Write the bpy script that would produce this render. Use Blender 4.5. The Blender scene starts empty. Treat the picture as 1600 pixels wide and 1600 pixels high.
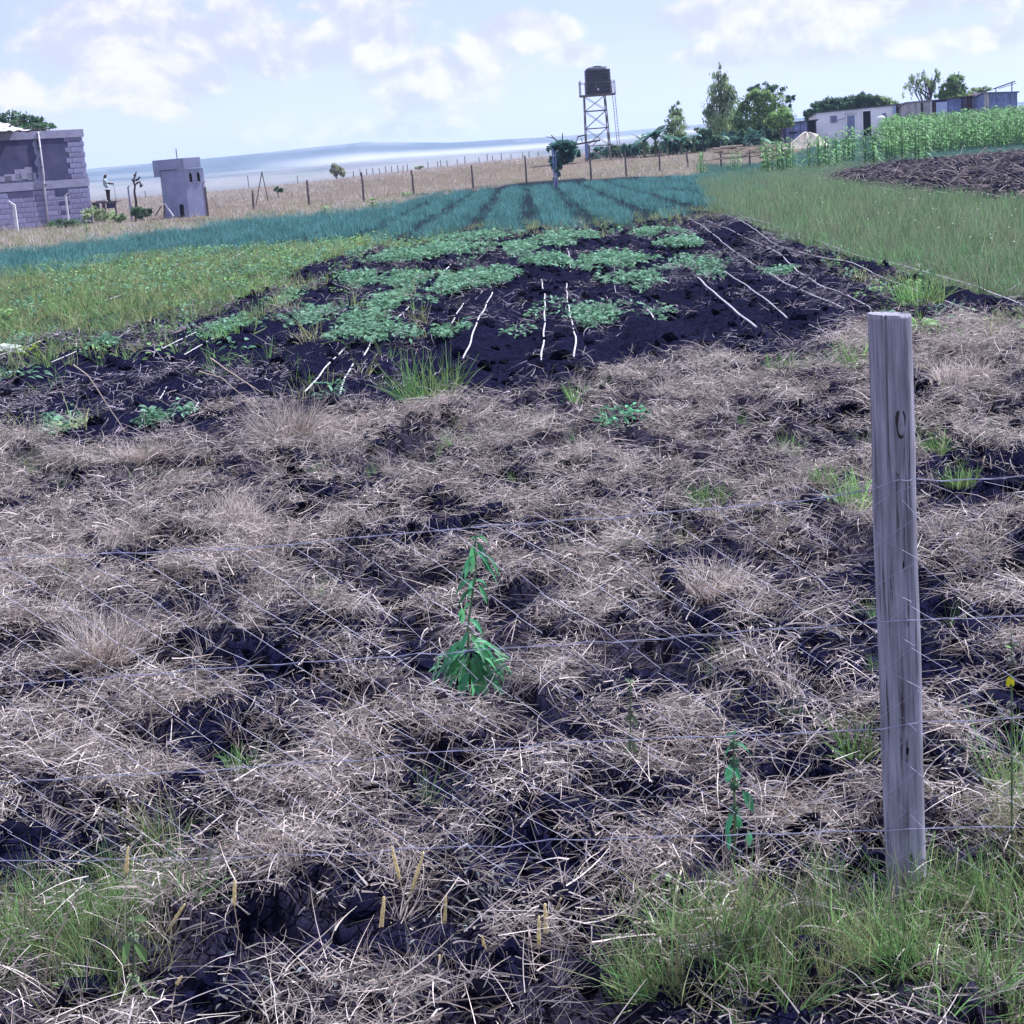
import bpy, math, random
import numpy as np
from mathutils import Vector, Matrix
sc = bpy.context.scene
C = sc.collection
R = math.radians
rnd = random.Random(7)
rng = np.random.default_rng(11)
# ------------------------------------------------------------------ camera
FPX, EYE, ROLL = 2600.0, 1.9, R(4.2)
PITCH = math.atan(548.5 / FPX)
fwd = Vector((0, math.cos(PITCH), -math.sin(PITCH)))
up0 = Vector((0, math.sin(PITCH), math.cos(PITCH)))
rt0 = Vector((1, 0, 0))
rt = rt0 * math.cos(ROLL) - up0 * math.sin(ROLL)
up = rt0 * math.sin(ROLL) + up0 * math.cos(ROLL)
cam = bpy.data.cameras.new('camera'); co = bpy.data.objects.new('camera', cam); C.objects.link(co)
M = Matrix.Identity(4)
for i in range(3):
    M[i][0], M[i][1], M[i][2] = rt[i], up[i], -fwd[i]
M[2][3] = EYE
co.matrix_world = M
cam.sensor_width = 36; cam.lens = 36 * FPX / 1600
cam.clip_start = .1; cam.clip_end = 20000
sc.camera = co
# ------------------------------------------------------------------ light
SUN_EL, SUN_AZ = R(50), R(56)          # azimuth to the right of the view axis, ahead of the camera
sunv = Vector((math.sin(SUN_AZ) * math.cos(SUN_EL), math.cos(SUN_AZ) * math.cos(SUN_EL), math.sin(SUN_EL)))
sl = bpy.data.lights.new('sun', 'SUN'); sl.energy = 5.0; sl.angle = R(.55); sl.color = (1, .955, .90)
so = bpy.data.objects.new('sun', sl); C.objects.link(so)
so.rotation_euler = sunv.to_track_quat('Z', 'Y').to_euler()
sc.view_settings.view_transform = 'Standard'; sc.view_settings.look = 'None'
sc.view_settings.exposure = 0.78; sc.view_settings.gamma = 1
sc.view_settings.use_curve_mapping = False
sc.view_settings.use_white_balance = True       # the photograph's cool white balance
sc.view_settings.white_balance_temperature = 5620
sc.view_settings.white_balance_tint = 17
sc.cycles.max_bounces = 6; sc.cycles.diffuse_bounces = 3; sc.cycles.glossy_bounces = 2
sc.cycles.transparent_max_bounces = 8; sc.cycles.volume_bounces = 1
sc.cycles.volume_step_rate = 4

def world():
    w = bpy.data.worlds.new('World'); sc.world = w; w.use_nodes = True
    nt = w.node_tree; nt.nodes.clear(); N = nt.nodes.new; L = nt.links.new
    out = N('ShaderNodeOutputWorld'); bg = N('ShaderNodeBackground'); bg.inputs[1].default_value = .1
    sky = N('ShaderNodeTexSky'); sky.sky_type = 'NISHITA'; sky.sun_disc = False
    sky.sun_elevation = SUN_EL; sky.sun_rotation = SUN_AZ; sky.air_density = 1.0; sky.dust_density = .6; sky.ozone_density = 2.0
    tc = N('ShaderNodeTexCoord'); mp = N('ShaderNodeMapping'); L(tc.outputs['Generated'], mp.inputs[0])
    mp.inputs['Scale'].default_value = (1, 1, 1.35)
    def noise(scale, det, rough, dist=0, off=(0, 0, 0)):
        m2 = N('ShaderNodeMapping'); m2.inputs['Location'].default_value = off; L(mp.outputs[0], m2.inputs[0])
        n = N('ShaderNodeTexNoise'); n.inputs['Scale'].default_value = scale; n.inputs['Detail'].default_value = det
        n.inputs['Roughness'].default_value = rough; n.inputs['Distortion'].default_value = dist; L(m2.outputs[0], n.inputs[0]); return n.outputs[0]
    def math_(op, a, b=None, clamp=False):
        m = N('ShaderNodeMath'); m.operation = op; m.use_clamp = clamp
        for k, v in enumerate((a, b)):
            if v is None: continue
            if isinstance(v, (int, float)): m.inputs[k].default_value = v
            else: L(v, m.inputs[k])
        return m.outputs[0]
    def sstep(v, a, b):
        m = N('ShaderNodeMapRange'); m.interpolation_type = 'SMOOTHSTEP'; L(v, m.inputs[0])
        m.inputs[1].default_value = a; m.inputs[2].default_value = b; return m.outputs[0]
    # cumulus: cluster centres given as directions (azimuth, elevation) in degrees, radius, weight
    sep = N('ShaderNodeSeparateXYZ'); L(tc.outputs['Generated'], sep.inputs[0])
    az = math_('ARCTAN2', sep.outputs[0], sep.outputs[1]); el = math_('ARCSINE', sep.outputs[2])
    total = None
    def dirof(x, y):
        d = (fwd + rt * ((x - 800) / FPX) + up * ((800 - y) / FPX)).normalized()
        return math.atan2(d.x, d.y), math.asin(d.z)
    for (x, y, rx, ry, wt) in ((150, 60, 120, 55, .9), (290, 80, 90, 45, .9), (240, 130, 150, 30, .7), (455, 75, 120, 45, 1.0), (565, 50, 85, 38, 1.0), (60, 20, 60, 40, .5),
                               (390, 20, 60, 30, .7), (830, 50, 90, 30, .95), (900, 85, 60, 22, .7), (670, 110, 160, 40, .5), (20, 135, 60, 30, .6), (1110, 85, 60, 22, .7), (1280, 15, 320, 35, .75),
                               (1500, 60, 200, 30, .6), (240, 165, 60, 18, .5), (640, 205, 120, 10, .4), (560, 5, 120, 20, .8)):
        a0, e0 = dirof(x, y)
        da = math_('DIVIDE', math_('SUBTRACT', az, a0), rx / FPX); de = math_('DIVIDE', math_('SUBTRACT', el, e0), ry / FPX)
        q = math_('ADD', math_('MULTIPLY', da, da), math_('MULTIPLY', de, de))
        g = math_('MULTIPLY', math_('POWER', 2.718, math_('MULTIPLY', q, -.9)), wt)
        total = g if total is None else math_('MAXIMUM', total, g)
    n1 = noise(9.5, 10, .56, .15); n2 = noise(70, 6, .6, .2, (3, 1, 2)); nb = noise(2.6, 5, .5, 0, (5, 2, 1))
    high = sstep(el, .12, .3)
    gen = math_('MULTIPLY', sstep(nb, .45, .62), high)          # the rest of the sky has broken cloud too
    base = math_('MAXIMUM', total, gen)
    dens = math_('ADD', base, math_('MULTIPLY', math_('SUBTRACT', n1, .5), 2.6))
    dens = math_('ADD', dens, math_('MULTIPLY', math_('SUBTRACT', n2, .5), .35))
    mask = math_('MULTIPLY', sstep(dens, .15, .45), sstep(el, 0.0, .03))
    # self-shade of clouds: compare density with the density a little higher up
    n1u = noise(9.5, 5, .58, .3, (0, 0, .012)); bill = sstep(math_('SUBTRACT', n1, n1u), -.05, .07)
    cc = N('ShaderNodeMix'); cc.data_type = 'RGBA'; L(bill, cc.inputs[0])
    cc.inputs[6].default_value = (4.5, 4.35, 5.6, 1); cc.inputs[7].default_value = (6.9, 6.2, 6.2, 1)
    veil = N('ShaderNodeMix'); veil.data_type = 'RGBA'    # thin high veil whitening the blue
    vf = math_('ADD', .70, math_('MULTIPLY', sstep(noise(3.5, 4, .5, 0, (9, 9, 1)), .3, .7), .22)); L(vf, veil.inputs[0])
    L(sky.outputs[0], veil.inputs[6]); hv = N('ShaderNodeMix'); hv.data_type = 'RGBA'; L(sstep(el, -.01, .10), hv.inputs[0]); hv.inputs[6].default_value = (5.9, 5.7, 6.5, 1); hv.inputs[7].default_value = (3.9, 4.15, 5.9, 1); L(hv.outputs[2], veil.inputs[7])
    mx = N('ShaderNodeMix'); mx.data_type = 'RGBA'; L(math_('MULTIPLY', mask, .85), mx.inputs[0]); L(veil.outputs[2], mx.inputs[6]); L(cc.outputs[2], mx.inputs[7])
    L(mx.outputs[2], bg.inputs[0]); L(bg.outputs[0], out.inputs[0])
world()

# ------------------------------------------------------------------ projection helpers
def ray(x, y): return fwd + rt * ((x - 800) / FPX) + up * ((800 - y) / FPX)
def at(x, y, D):
    r = ray(x, y); t = D / r.y
    return Vector((r.x * t, D, EYE + r.z * t))
def project(P):
    d = P - np.array([0, 0, EYE]); f = d @ np.array(fwd)
    f = np.where(f < .05, .05, f)
    return 800 + FPX * (d @ np.array(rt)) / f, 800 - FPX * (d @ np.array(up)) / f
def S(t): t = np.clip(t, 0, 1); return t * t * (3 - 2 * t)
def hash2(ix, iy, s=0):
    n = (ix.astype(np.int64) * 374761393 + iy.astype(np.int64) * 668265263 + s * 974634777) & 0xffffffff
    n = ((n ^ (n >> 13)) * 1274126177) & 0xffffffff
    return ((n ^ (n >> 16)) & 0xffff) / 65535.0
def vnoise(x, y, s=0):
    ix, iy = np.floor(x), np.floor(y); fx, fy = S(x - ix), S(y - iy)
    a, b = hash2(ix, iy, s), hash2(ix + 1, iy, s); c, d = hash2(ix, iy + 1, s), hash2(ix + 1, iy + 1, s)
    return (a * (1 - fx) + b * fx) * (1 - fy) + (c * (1 - fx) + d * fx) * fy
def fbm(x, y, o=4, s=0):
    t, a, n = 0, .5, 0
    for k in range(o):
        t = t + a * vnoise(x * 2 ** k + 17.3 * k, y * 2 ** k + 5.1 * k, s + k); n += a; a *= .55
    return t / n
def inpoly(px, py, poly):
    r = np.zeros(px.shape, bool); n = len(poly); j = n - 1
    for i in range(n):
        xi, yi = poly[i]; xj, yj = poly[j]
        if yi != yj:
            r ^= ((yi > py) != (yj > py)) & (px < (xj - xi) * (py - yi) / (yj - yi) + xi)
        j = i
    return r
# zones, traced on the photograph's ground and projected on to the plain z = 0 (both ways outside the frame)
P_STRAW = [(-900, 800), (-300, 720), (0, 690), (150, 712), (250, 690), (350, 655), (420, 640), (520, 645), (600, 655), (700, 645), (860, 625), (940, 602), (1050, 562), (1180, 575), (1250, 572), (1330, 535), (1600, 515), (2200, 470), (3000, 420), (6000, 4000), (-5000, 4000)]
P_WEEDS = [(-900, 640), (-900, 520), (0, 432), (250, 396), (560, 372), (640, 372), (560, 395), (480, 420), (430, 455), (300, 490), (190, 520), (90, 528), (0, 548)]
P_ONION = [(-900, 470), (0, 400), (100, 388), (200, 375), (300, 360), (400, 345), (560, 334), (640, 318), (685, 301), (880, 286), (1000, 279), (1095, 276), (1190, 264), (1150, 292), (1118, 325), (1000, 350), (900, 357), (760, 361), (700, 371), (560, 380), (250, 402), (0, 440), (-900, 540)]
P_GRASS = [(1090, 285), (1200, 268), (1290, 262), (1600, 234), (2600, 180), (3000, 330), (1600, 475), (1480, 455), (1400, 425), (1250, 383), (1180, 350), (1115, 332)]
P_TEAL = [(1090, 268), (1200, 262), (1330, 240), (1400, 232), (1600, 222), (2300, 200), (2300, 215), (1600, 240), (1390, 258), (1290, 280), (1100, 292)]
P_PLOUGH = [(1280, 284), (1311, 270), (1390, 254), (1600, 238), (2400, 190), (2400, 260), (1600, 318), (1469, 308), (1364, 294)]
P_BANK = [(-900, 440), (0, 364), (150, 352), (330, 345), (500, 325), (640, 308), (690, 299), (640, 318), (560, 334), (400, 345), (200, 375), (0, 400), (-900, 470)]
BARE = [(480, 815, 32, 24), (405, 815, 20, 26), (30, 640, 70, 60), (880, 838, 100, 34), (1260, 935, 60, 42), (1530, 1005, 62, 42), (1510, 1118, 100, 52), (1590, 905, 50, 36), (1250, 832, 60, 30), (1560, 765, 70, 40),
        (1040, 900, 70, 28), (280, 985, 50, 36), (500, 935, 60, 30), (720, 838, 70, 20), (870, 1345, 110, 38), (560, 1330, 45, 36), (420, 1030, 110, 30), (100, 1080, 100, 30), (880, 1100, 60, 24), (1300, 1030, 60, 40),
        (1120, 1330, 60, 36), (1180, 1200, 60, 30), (1050, 1260, 70, 26), (700, 1290, 60, 26), (330, 1160, 60, 30), (620, 1010, 60, 20), (200, 900, 60, 26), (780, 980, 40, 20), (1100, 1010, 70, 26), (1450, 930, 50, 30), (120, 780, 60, 16),
        (330, 1555, 230, 38), (560, 1500, 110, 20), (880, 1470, 80, 30), (950, 1230, 50, 20), (1500, 720, 50, 20), (1290, 690, 40, 12), (450, 1180, 50, 20), (40, 960, 50, 25), (1350, 600, 60, 12), (900, 680, 60, 12)]
def barefield(px, py):
    b = np.zeros(px.shape)
    for (x, y, rx, ry) in BARE:
        b = np.maximum(b, 1.25 - np.sqrt(((px - x) / rx) ** 2 + ((py - y) / ry) ** 2))
    return np.clip(b, 0, 1)
HP = [(-30, -24, 30), (-18, -28, 30), (-17.3, -30, 0), (-13.5, -33, 0), (-8.7, -37, 0), (-4, -43, 0), (-3.6, -41, 0), (-1.2, -33, 0), (2, -30, 0), (6, -27, 0), (12, -24, 0), (30, -22, 0)]
def terrain(X, Y):
    d = np.sqrt(X * X + Y * Y); az = np.degrees(np.arctan2(X, Y))
    front = S((100 - np.abs(az)) / 40)
    z = 1.75 * S((az + 10) / 12) * S((d - 105) / 80) * front
    drop = S((d - 350) / 350) * 12 * (1 - .6 * S((az - 2) / 6))
    z = z - drop
    hill = np.interp(az, [h[0] for h in HP], [-h[1] for h in HP]) * 3500 / 2600 + 1.9
    z = z + (S((d - 700) / 1800) * 24) + S((d - 2350) / 1150) * (hill - 14) + S((d-2400)/800) * 5 * (fbm(X / 400, Y / 400, 4, 9) - .5)
    return z
def strawn(X, Y): return fbm(X * 5.4, Y * 4.6, 4, 501) * .78 + fbm(X * 1.4, Y * 1.4, 2, 503) * .22
def detail(X, Y, fine=True):
    """clods and furrows near the fence, plus gentle undulation"""
    d = np.sqrt(X * X + Y * Y); P = np.stack([X, Y, np.zeros_like(X)], -1)
    px, py = project(P)
    strawz = inpoly(px, py, P_STRAW) * 1.0
    near = 1 - S((d - 30) / 50)
    soil = (1 - inpoly(px, py, P_ONION)) * (1 - inpoly(px, py, P_GRASS))
    b = fbm(X * 1.3, Y * 1.3, 3, 3) - .5
    z = (.05 + .05 * strawz) * b * near
    c = fbm(X * 7.5, Y * 7.5, 4, 21); c0 = fbm(X * 2.6, Y * 2.6, 2, 27); c2 = np.abs(fbm(X * 13, Y * 13, 3, 33) - .5) * 2
    z = z + near * (strawz * (.15 * (c - .5) + .14 * (c0 - .5) + .03 * c2) + (1 - strawz) * soil * (.12 * (c - .5) + .035 * c2))
    u = X - .023 * Y
    z = z + strawz * near * .055 * S((strawn(X, Y) - .50) / .06)
    z = z + (1 - strawz) * soil * near * .05 * np.sin(u * 2 * math.pi / .95)
    # low bank of turned earth where the straw ends
    return z
def H(x, y):
    a, b = np.array([float(x)]), np.array([float(y)])
    return float((terrain(a, b) + detail(a, b))[0])
def G(x, y, lift=0.0):
    """ground point seen at pixel x, y"""
    r = ray(x, y); t = 3.0; lo = 1.0; z = 0
    for k in range(40):
        T = (EYE - z) / -r.z if r.z < -1e-4 else 400
        X, Y = r.x * T, r.y * T
        z2 = float(terrain(np.array([X]), np.array([Y]))[0])
        if abs(z2 - z) < .002: break
        z = z * .5 + z2 * .5
    return Vector((X, Y, H(X, Y) + lift))
def GD(x, D):
    """ground point below pixel column x at depth D (column taken at the eye line)"""
    yh = 250 - .0734 * (x - 800)
    p = at(x, yh + 4940 / D, D); return Vector((p.x, D, H(p.x, D)))

# ------------------------------------------------------------------ materials
def lin(c):
    return tuple(((v / 255) / 12.92 if v / 255 <= .04045 else ((v / 255 + .055) / 1.055) ** 2.4) for v in c)
MATS = {}
def mat(name, col, var=.25, scale=8, rough=.9, bump=0, bscale=30, attr=None, inst=0, trans=0, metal=0, spec=.2, col2=None, dist=.01):
    """base colour with noise variation, optional second colour, vertex tone attribute, per-copy tone, bump and leaf translucency"""
    if name in MATS: return MATS[name]
    m = bpy.data.materials.new(name); MATS[name] = m; m.use_nodes = True; nt = m.node_tree; N = nt.nodes.new; L = nt.links.new
    b = nt.nodes['Principled BSDF']; b.inputs['Roughness'].default_value = rough; b.inputs['Metallic'].default_value = metal
    b.inputs['Specular IOR Level'].default_value = spec
    tc = N('ShaderNodeTexCoord'); n = N('ShaderNodeTexNoise'); n.inputs['Scale'].default_value = scale; n.inputs['Detail'].default_value = 5
    L(tc.outputs['Object'], n.inputs[0])
    mx = N('ShaderNodeMix'); mx.data_type = 'RGBA'
    rp = N('ShaderNodeMapRange'); L(n.outputs[0], rp.inputs[0]); rp.inputs[1].default_value = .35; rp.inputs[2].default_value = .65
    L(rp.outputs[0], mx.inputs[0])
    c2 = col2 or tuple(v * (1 - var) for v in col)
    c1 = col if col2 else tuple(min(1, v * (1 + var)) for v in col)
    mx.inputs[6].default_value = (*c1, 1); mx.inputs[7].default_value = (*c2, 1)
    o = mx.outputs[2]
    def mul(o, fac_socket, lo, hi):
        r2 = N('ShaderNodeMapRange'); L(fac_socket, r2.inputs[0]); r2.inputs[3].default_value = lo; r2.inputs[4].default_value = hi
        v = N('ShaderNodeVectorMath'); v.operation = 'SCALE'; L(o, v.inputs[0]); L(r2.outputs[0], v.inputs['Scale']); return v.outputs[0]
    if attr:
        a = N('ShaderNodeAttribute'); a.attribute_name = 'tone'; o = mul(o, a.outputs['Fac'], attr[0], attr[1])
    if inst:
        oi = N('ShaderNodeObjectInfo'); o = mul(o, oi.outputs['Random'], 1 - inst, 1 + inst)
    L(o, b.inputs['Base Color'])
    if bump:
        n2 = N('ShaderNodeTexNoise'); n2.inputs['Scale'].default_value = bscale; n2.inputs['Detail'].default_value = 8; n2.inputs['Roughness'].default_value = .65
        L(tc.outputs['Object'], n2.inputs[0]); bp = N('ShaderNodeBump'); bp.inputs['Strength'].default_value = bump; bp.inputs['Distance'].default_value = dist
        L(n2.outputs[0], bp.inputs['Height']); L(bp.outputs[0], b.inputs['Normal'])
    if trans:
        t = N('ShaderNodeBsdfTranslucent'); L(o, t.inputs[0]); ms = N('ShaderNodeMixShader'); ms.inputs[0].default_value = trans
        out = nt.nodes['Material Output']; L(b.outputs[0], ms.inputs[1]); L(t.outputs[0], ms.inputs[2]); L(ms.outputs[0], out.inputs[0])
    return m
SOIL = (.0066, .0066, .0215)
m_straw = mat('straw', (.62, .555, .49), .2, 3, .7, attr=(.15, 1.5), inst=.3, trans=.3, col2=(.42, .34, .27))
m_straw_pale = mat('straw_pale', (.62, .52, .40), .15, 3, .7, attr=(.7, 1.2), inst=.15, trans=.3)
m_green = mat('grass_green', (.125, .285, .085), .3, 4, .6, attr=(.4, 1.7), inst=.4, trans=.45, col2=(.23, .29, .11))
m_olive = mat('grass_olive', (.22, .28, .12), .3, 4, .7, attr=(.5, 1.5), inst=.3, trans=.45, col2=(.34, .30, .16))
m_onion = mat('onion_leaf', (.085, .205, .18), .3, 4, .5, attr=(.45, 2.0), inst=.5, trans=.3)
m_bean = mat('bean_leaf', (.155, .30, .175), .25, 9, .6, attr=(.5, 1.5), trans=.35)
m_weed = mat('weed_leaf', (.19, .33, .11), .3, 4, .65, attr=(.5, 1.5), inst=.3, trans=.35)
m_maize = mat('maize_leaf', (.15, .29, .10), .25, 3, .6, attr=(.35, 1.8), inst=.25, trans=.35, spec=.2)
m_leafbright = mat('weed_bright', (.095, .34, .15), .25, 20, .5, attr=(.6, 1.4), trans=.4)
m_leafyellow = mat('leaf_yellowed', (.42, .42, .04), .2, 20, .6, attr=(.8, 1.2), trans=.4)
m_clod = mat('clod', SOIL, .3, 6, .95, bump=.8, bscale=25, inst=.6, dist=.02, spec=.04)
m_pipe = mat('irrigation_pipe', (.50, .47, .46), .12, 6, .5, spec=.4)
m_wire = mat('galvanised_wire', (.34, .34, .44), .2, 40, .5, metal=0, spec=.5)
m_bark = mat('bark', (.10, .08, .075), .35, 9, .95, bump=.6, bscale=20)
m_polewood = mat('pole_wood', (.12, .10, .10), .3, 9, .9)
m_concrete = mat('concrete', (.34, .33, .43), .15, 2, .9, bump=.3, bscale=8, col2=(.26, .25, .34))
m_palepost = mat('pale_concrete', (.60, .58, .60), .12, 3, .85)
m_block = mat('stone_block', (.25, .24, .36), .22, 1.2, .95, bump=.5, bscale=6, inst=.14)
m_plaster = mat('dark_plaster', (.06, .06, .12), .25, .9, .95, bump=.3, bscale=5, col2=(.10, .095, .17))
m_render = mat('grey_render', (.29, .31, .44), .12, 1.2, .9, bump=.2, bscale=6)
m_dark = mat('dark_opening', (.012, .012, .016), .1)
m_white = mat('white_wall', (.88, .88, .90), .06, 1.4, .85)
m_tin = mat('rusty_tin', (.46, .42, .43), .3, 1.5, .6, metal=.1, inst=.15)
m_tinblue = mat('blue_tin', (.24, .27, .46), .25, 1.8, .6, metal=.1, inst=.12)
m_tinpale = mat('pale_blue_sheet', (.50, .56, .78), .1, 2, .6)
m_rust = mat('rust_brown', (.10, .065, .06), .3, 3, .8)
m_tank = mat('black_tank', (.032, .034, .05), .2, 2, .5, spec=.4)
m_steel = mat('tower_steel', (.16, .14, .14), .25, 3, .7, metal=.2)
m_leafdark = mat('leaf_dark', (.095, .165, .085), .3, .5, .7, attr=(.4, 1.6), trans=.45)
m_leafmid = mat('leaf_mid', (.21, .32, .11), .3, .5, .7, attr=(.4, 1.6), trans=.5)
m_leafgrey = mat('leaf_grey', (.29, .37, .19), .3, .5, .7, attr=(.4, 1.6), trans=.5)
m_leafpale = mat('leaf_pale', (.28, .29, .14), .25, .5, .7, attr=(.5, 1.4), trans=.35)
m_leafteal = mat('leaf_teal', (.09, .19, .15), .3, .5, .6, attr=(.5, 1.7), trans=.35)
m_sand = mat('sand', (.62, .55, .42), .12, 2, .95, bump=.4, bscale=3, dist=.05)

# ------------------------------------------------------------------ mesh helpers
class MB:
    def __init__(s): s.v = []; s.f = []; s.t = []
    def add(s, vs, fs, tone=.5):
        o = len(s.v); s.v += [tuple(v) for v in vs]; s.f += [tuple(i + o for i in f) for f in fs]
        s.t += [tone] * len(vs) if isinstance(tone, (int, float)) else list(tone)
    def box(s, c, h, rot=0, top=1.0, tone=.5):
        cs, sn = math.cos(rot), math.sin(rot); vs = []
        for dz in (-1, 1):
            k = top if dz > 0 else 1
            for dx, dy in ((-1, -1), (1, -1), (1, 1), (-1, 1)):
                x, y = dx * h[0] * k, dy * h[1] * k
                vs.append((c[0] + x * cs - y * sn, c[1] + x * sn + y * cs, c[2] + dz * h[2]))
        s.add(vs, [(3, 2, 1, 0), (4, 5, 6, 7), (0, 1, 5, 4), (1, 2, 6, 5), (2, 3, 7, 6), (3, 0, 4, 7)], tone)
    def tube(s, pts, rad, n=5, tone=.5, cap=True):
        pts = [Vector(p) for p in pts]; m = len(pts); rad = rad if hasattr(rad, '__len__') else [rad] * m
        o = []
        for i, p in enumerate(pts):
            d = (pts[min(i + 1, m - 1)] - pts[max(i - 1, 0)])
            d = d.normalized() if d.length > 1e-9 else Vector((0, 0, 1))
            a = d.cross(Vector((0, 0, 1)) if abs(d.z) < .9 else Vector((1, 0, 0))).normalized(); b = d.cross(a)
            o += [p + (a * math.cos(2 * math.pi * k / n) + b * math.sin(2 * math.pi * k / n)) * rad[i] for k in range(n)]
        fs = [(i * n + k, i * n + (k + 1) % n, (i + 1) * n + (k + 1) % n, (i + 1) * n + k) for i in range(m - 1) for k in range(n)]
        if cap: fs += [tuple(range(n))[::-1], tuple((m - 1) * n + k for k in range(n))]
        s.add(o, fs, tone)
    def ribbon(s, pts, w, side=None, tone=.5, fold=0):
        pts = [Vector(p) for p in pts]; m = len(pts); o = []
        for i, p in enumerate(pts):
            d = (pts[min(i + 1, m - 1)] - pts[max(i - 1, 0)]).normalized()
            a = side if side is not None else d.cross(Vector((0, 0, 1)))
            a = a.normalized() if a.length > 1e-6 else Vector((1, 0, 0))
            wi = w[i] if hasattr(w, '__len__') else w
            o += [p - a * wi * .5, p + a * wi * .5]
        s.add(o, [(2 * i, 2 * i + 1, 2 * i + 3, 2 * i + 2) for i in range(m - 1)], tone)
    def leaf(s, p, d, nrm, L, W, droop=0, tone=.5):
        """a pointed leaf blade of five stations folded along its midrib"""
        p = Vector(p); d = Vector(d).normalized(); a = d.cross(Vector(nrm)); a = a.normalized() if a.length > 1e-4 else Vector((1, 0, 0)); u = a.cross(d)
        o = []; prof = [.12, .8, 1, .7, .05]
        for i, k in enumerate(prof):
            t = i / 4; c = p + d * L * t * (1 - .25 * droop * t) - Vector((0, 0, 1)) * L * droop * t * t
            o += [c - a * W * k * .5 + u * W * k * .12, c, c + a * W * k * .5 + u * W * k * .12]
        fs = []
        for i in range(4):
            for k in (0, 1): fs.append((3 * i + k, 3 * i + k + 1, 3 * i + k + 4, 3 * i + k + 3))
        s.add(o, fs, tone)
    def blob(s, c, r, n=8, rings=5, tone=.5, noise=.15, seed=0):
        rr = random.Random(seed); o = []
        for i in range(rings + 1):
            th = math.pi * i / rings
            for k in range(n):
                f = 1 + rr.uniform(-noise, noise); ph = 2 * math.pi * k / n
                o.append((c[0] + r[0] * f * math.sin(th) * math.cos(ph), c[1] + r[1] * f * math.sin(th) * math.sin(ph), c[2] + r[2] * f * math.cos(th)))
        s.add(o, [(i * n + k, i * n + (k + 1) % n, (i + 1) * n + (k + 1) % n, (i + 1) * n + k) for i in range(rings) for k in range(n)], tone)
    def mesh(s, name, m, smooth=False):
        me = bpy.data.meshes.new(name); me.from_pydata([tuple(v) for v in s.v], [], s.f)
        at_ = me.attributes.new('tone', 'FLOAT', 'POINT'); at_.data.foreach_set('value', np.array(s.t, np.float32))
        if smooth: me.polygons.foreach_set('use_smooth', [True] * len(me.polygons))
        me.materials.append(m); me.update(); return me
def obj(name, me, parent=None, loc=None):
    o = bpy.data.objects.new(name, me); C.objects.link(o)
    if parent: o.parent = parent
    if loc is not None: o.location = loc
    return o
def part(name, mb, m, parent, smooth=False, label=None):
    o = obj(name, mb.mesh(name, m, smooth), parent)
    if label: o['label'] = label
    return o
def tag(o, label, cat, group=None, kind=None):
    o['label'] = label
    if kind: o['kind'] = kind
    if cat: o['category'] = cat
    if group: o['group'] = group
    return o
def empty(name, loc, rz=0):
    o = bpy.data.objects.new(name, None); C.objects.link(o); o.location = loc; o.rotation_euler = (0, 0, rz); o.empty_display_size = .1; return o
def np_mesh(name, V, F, m, smooth=True, cols=None):
    me = bpy.data.meshes.new(name); me.vertices.add(len(V)); me.vertices.foreach_set('co', V.astype(np.float32).ravel())
    k = F.shape[1]; me.loops.add(F.size); me.loops.foreach_set('vertex_index', F.astype(np.int32).ravel())
    me.polygons.add(len(F)); me.polygons.foreach_set('loop_start', np.arange(0, F.size, k, dtype=np.int32))
    me.polygons.foreach_set('use_smooth', np.full(len(F), smooth)); me.update(calc_edges=True)
    if cols is not None:
        a = me.attributes.new('Col', 'FLOAT_COLOR', 'POINT'); a.data.foreach_set('color', cols.astype(np.float32).ravel())
    me.materials.append(m); return me

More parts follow.
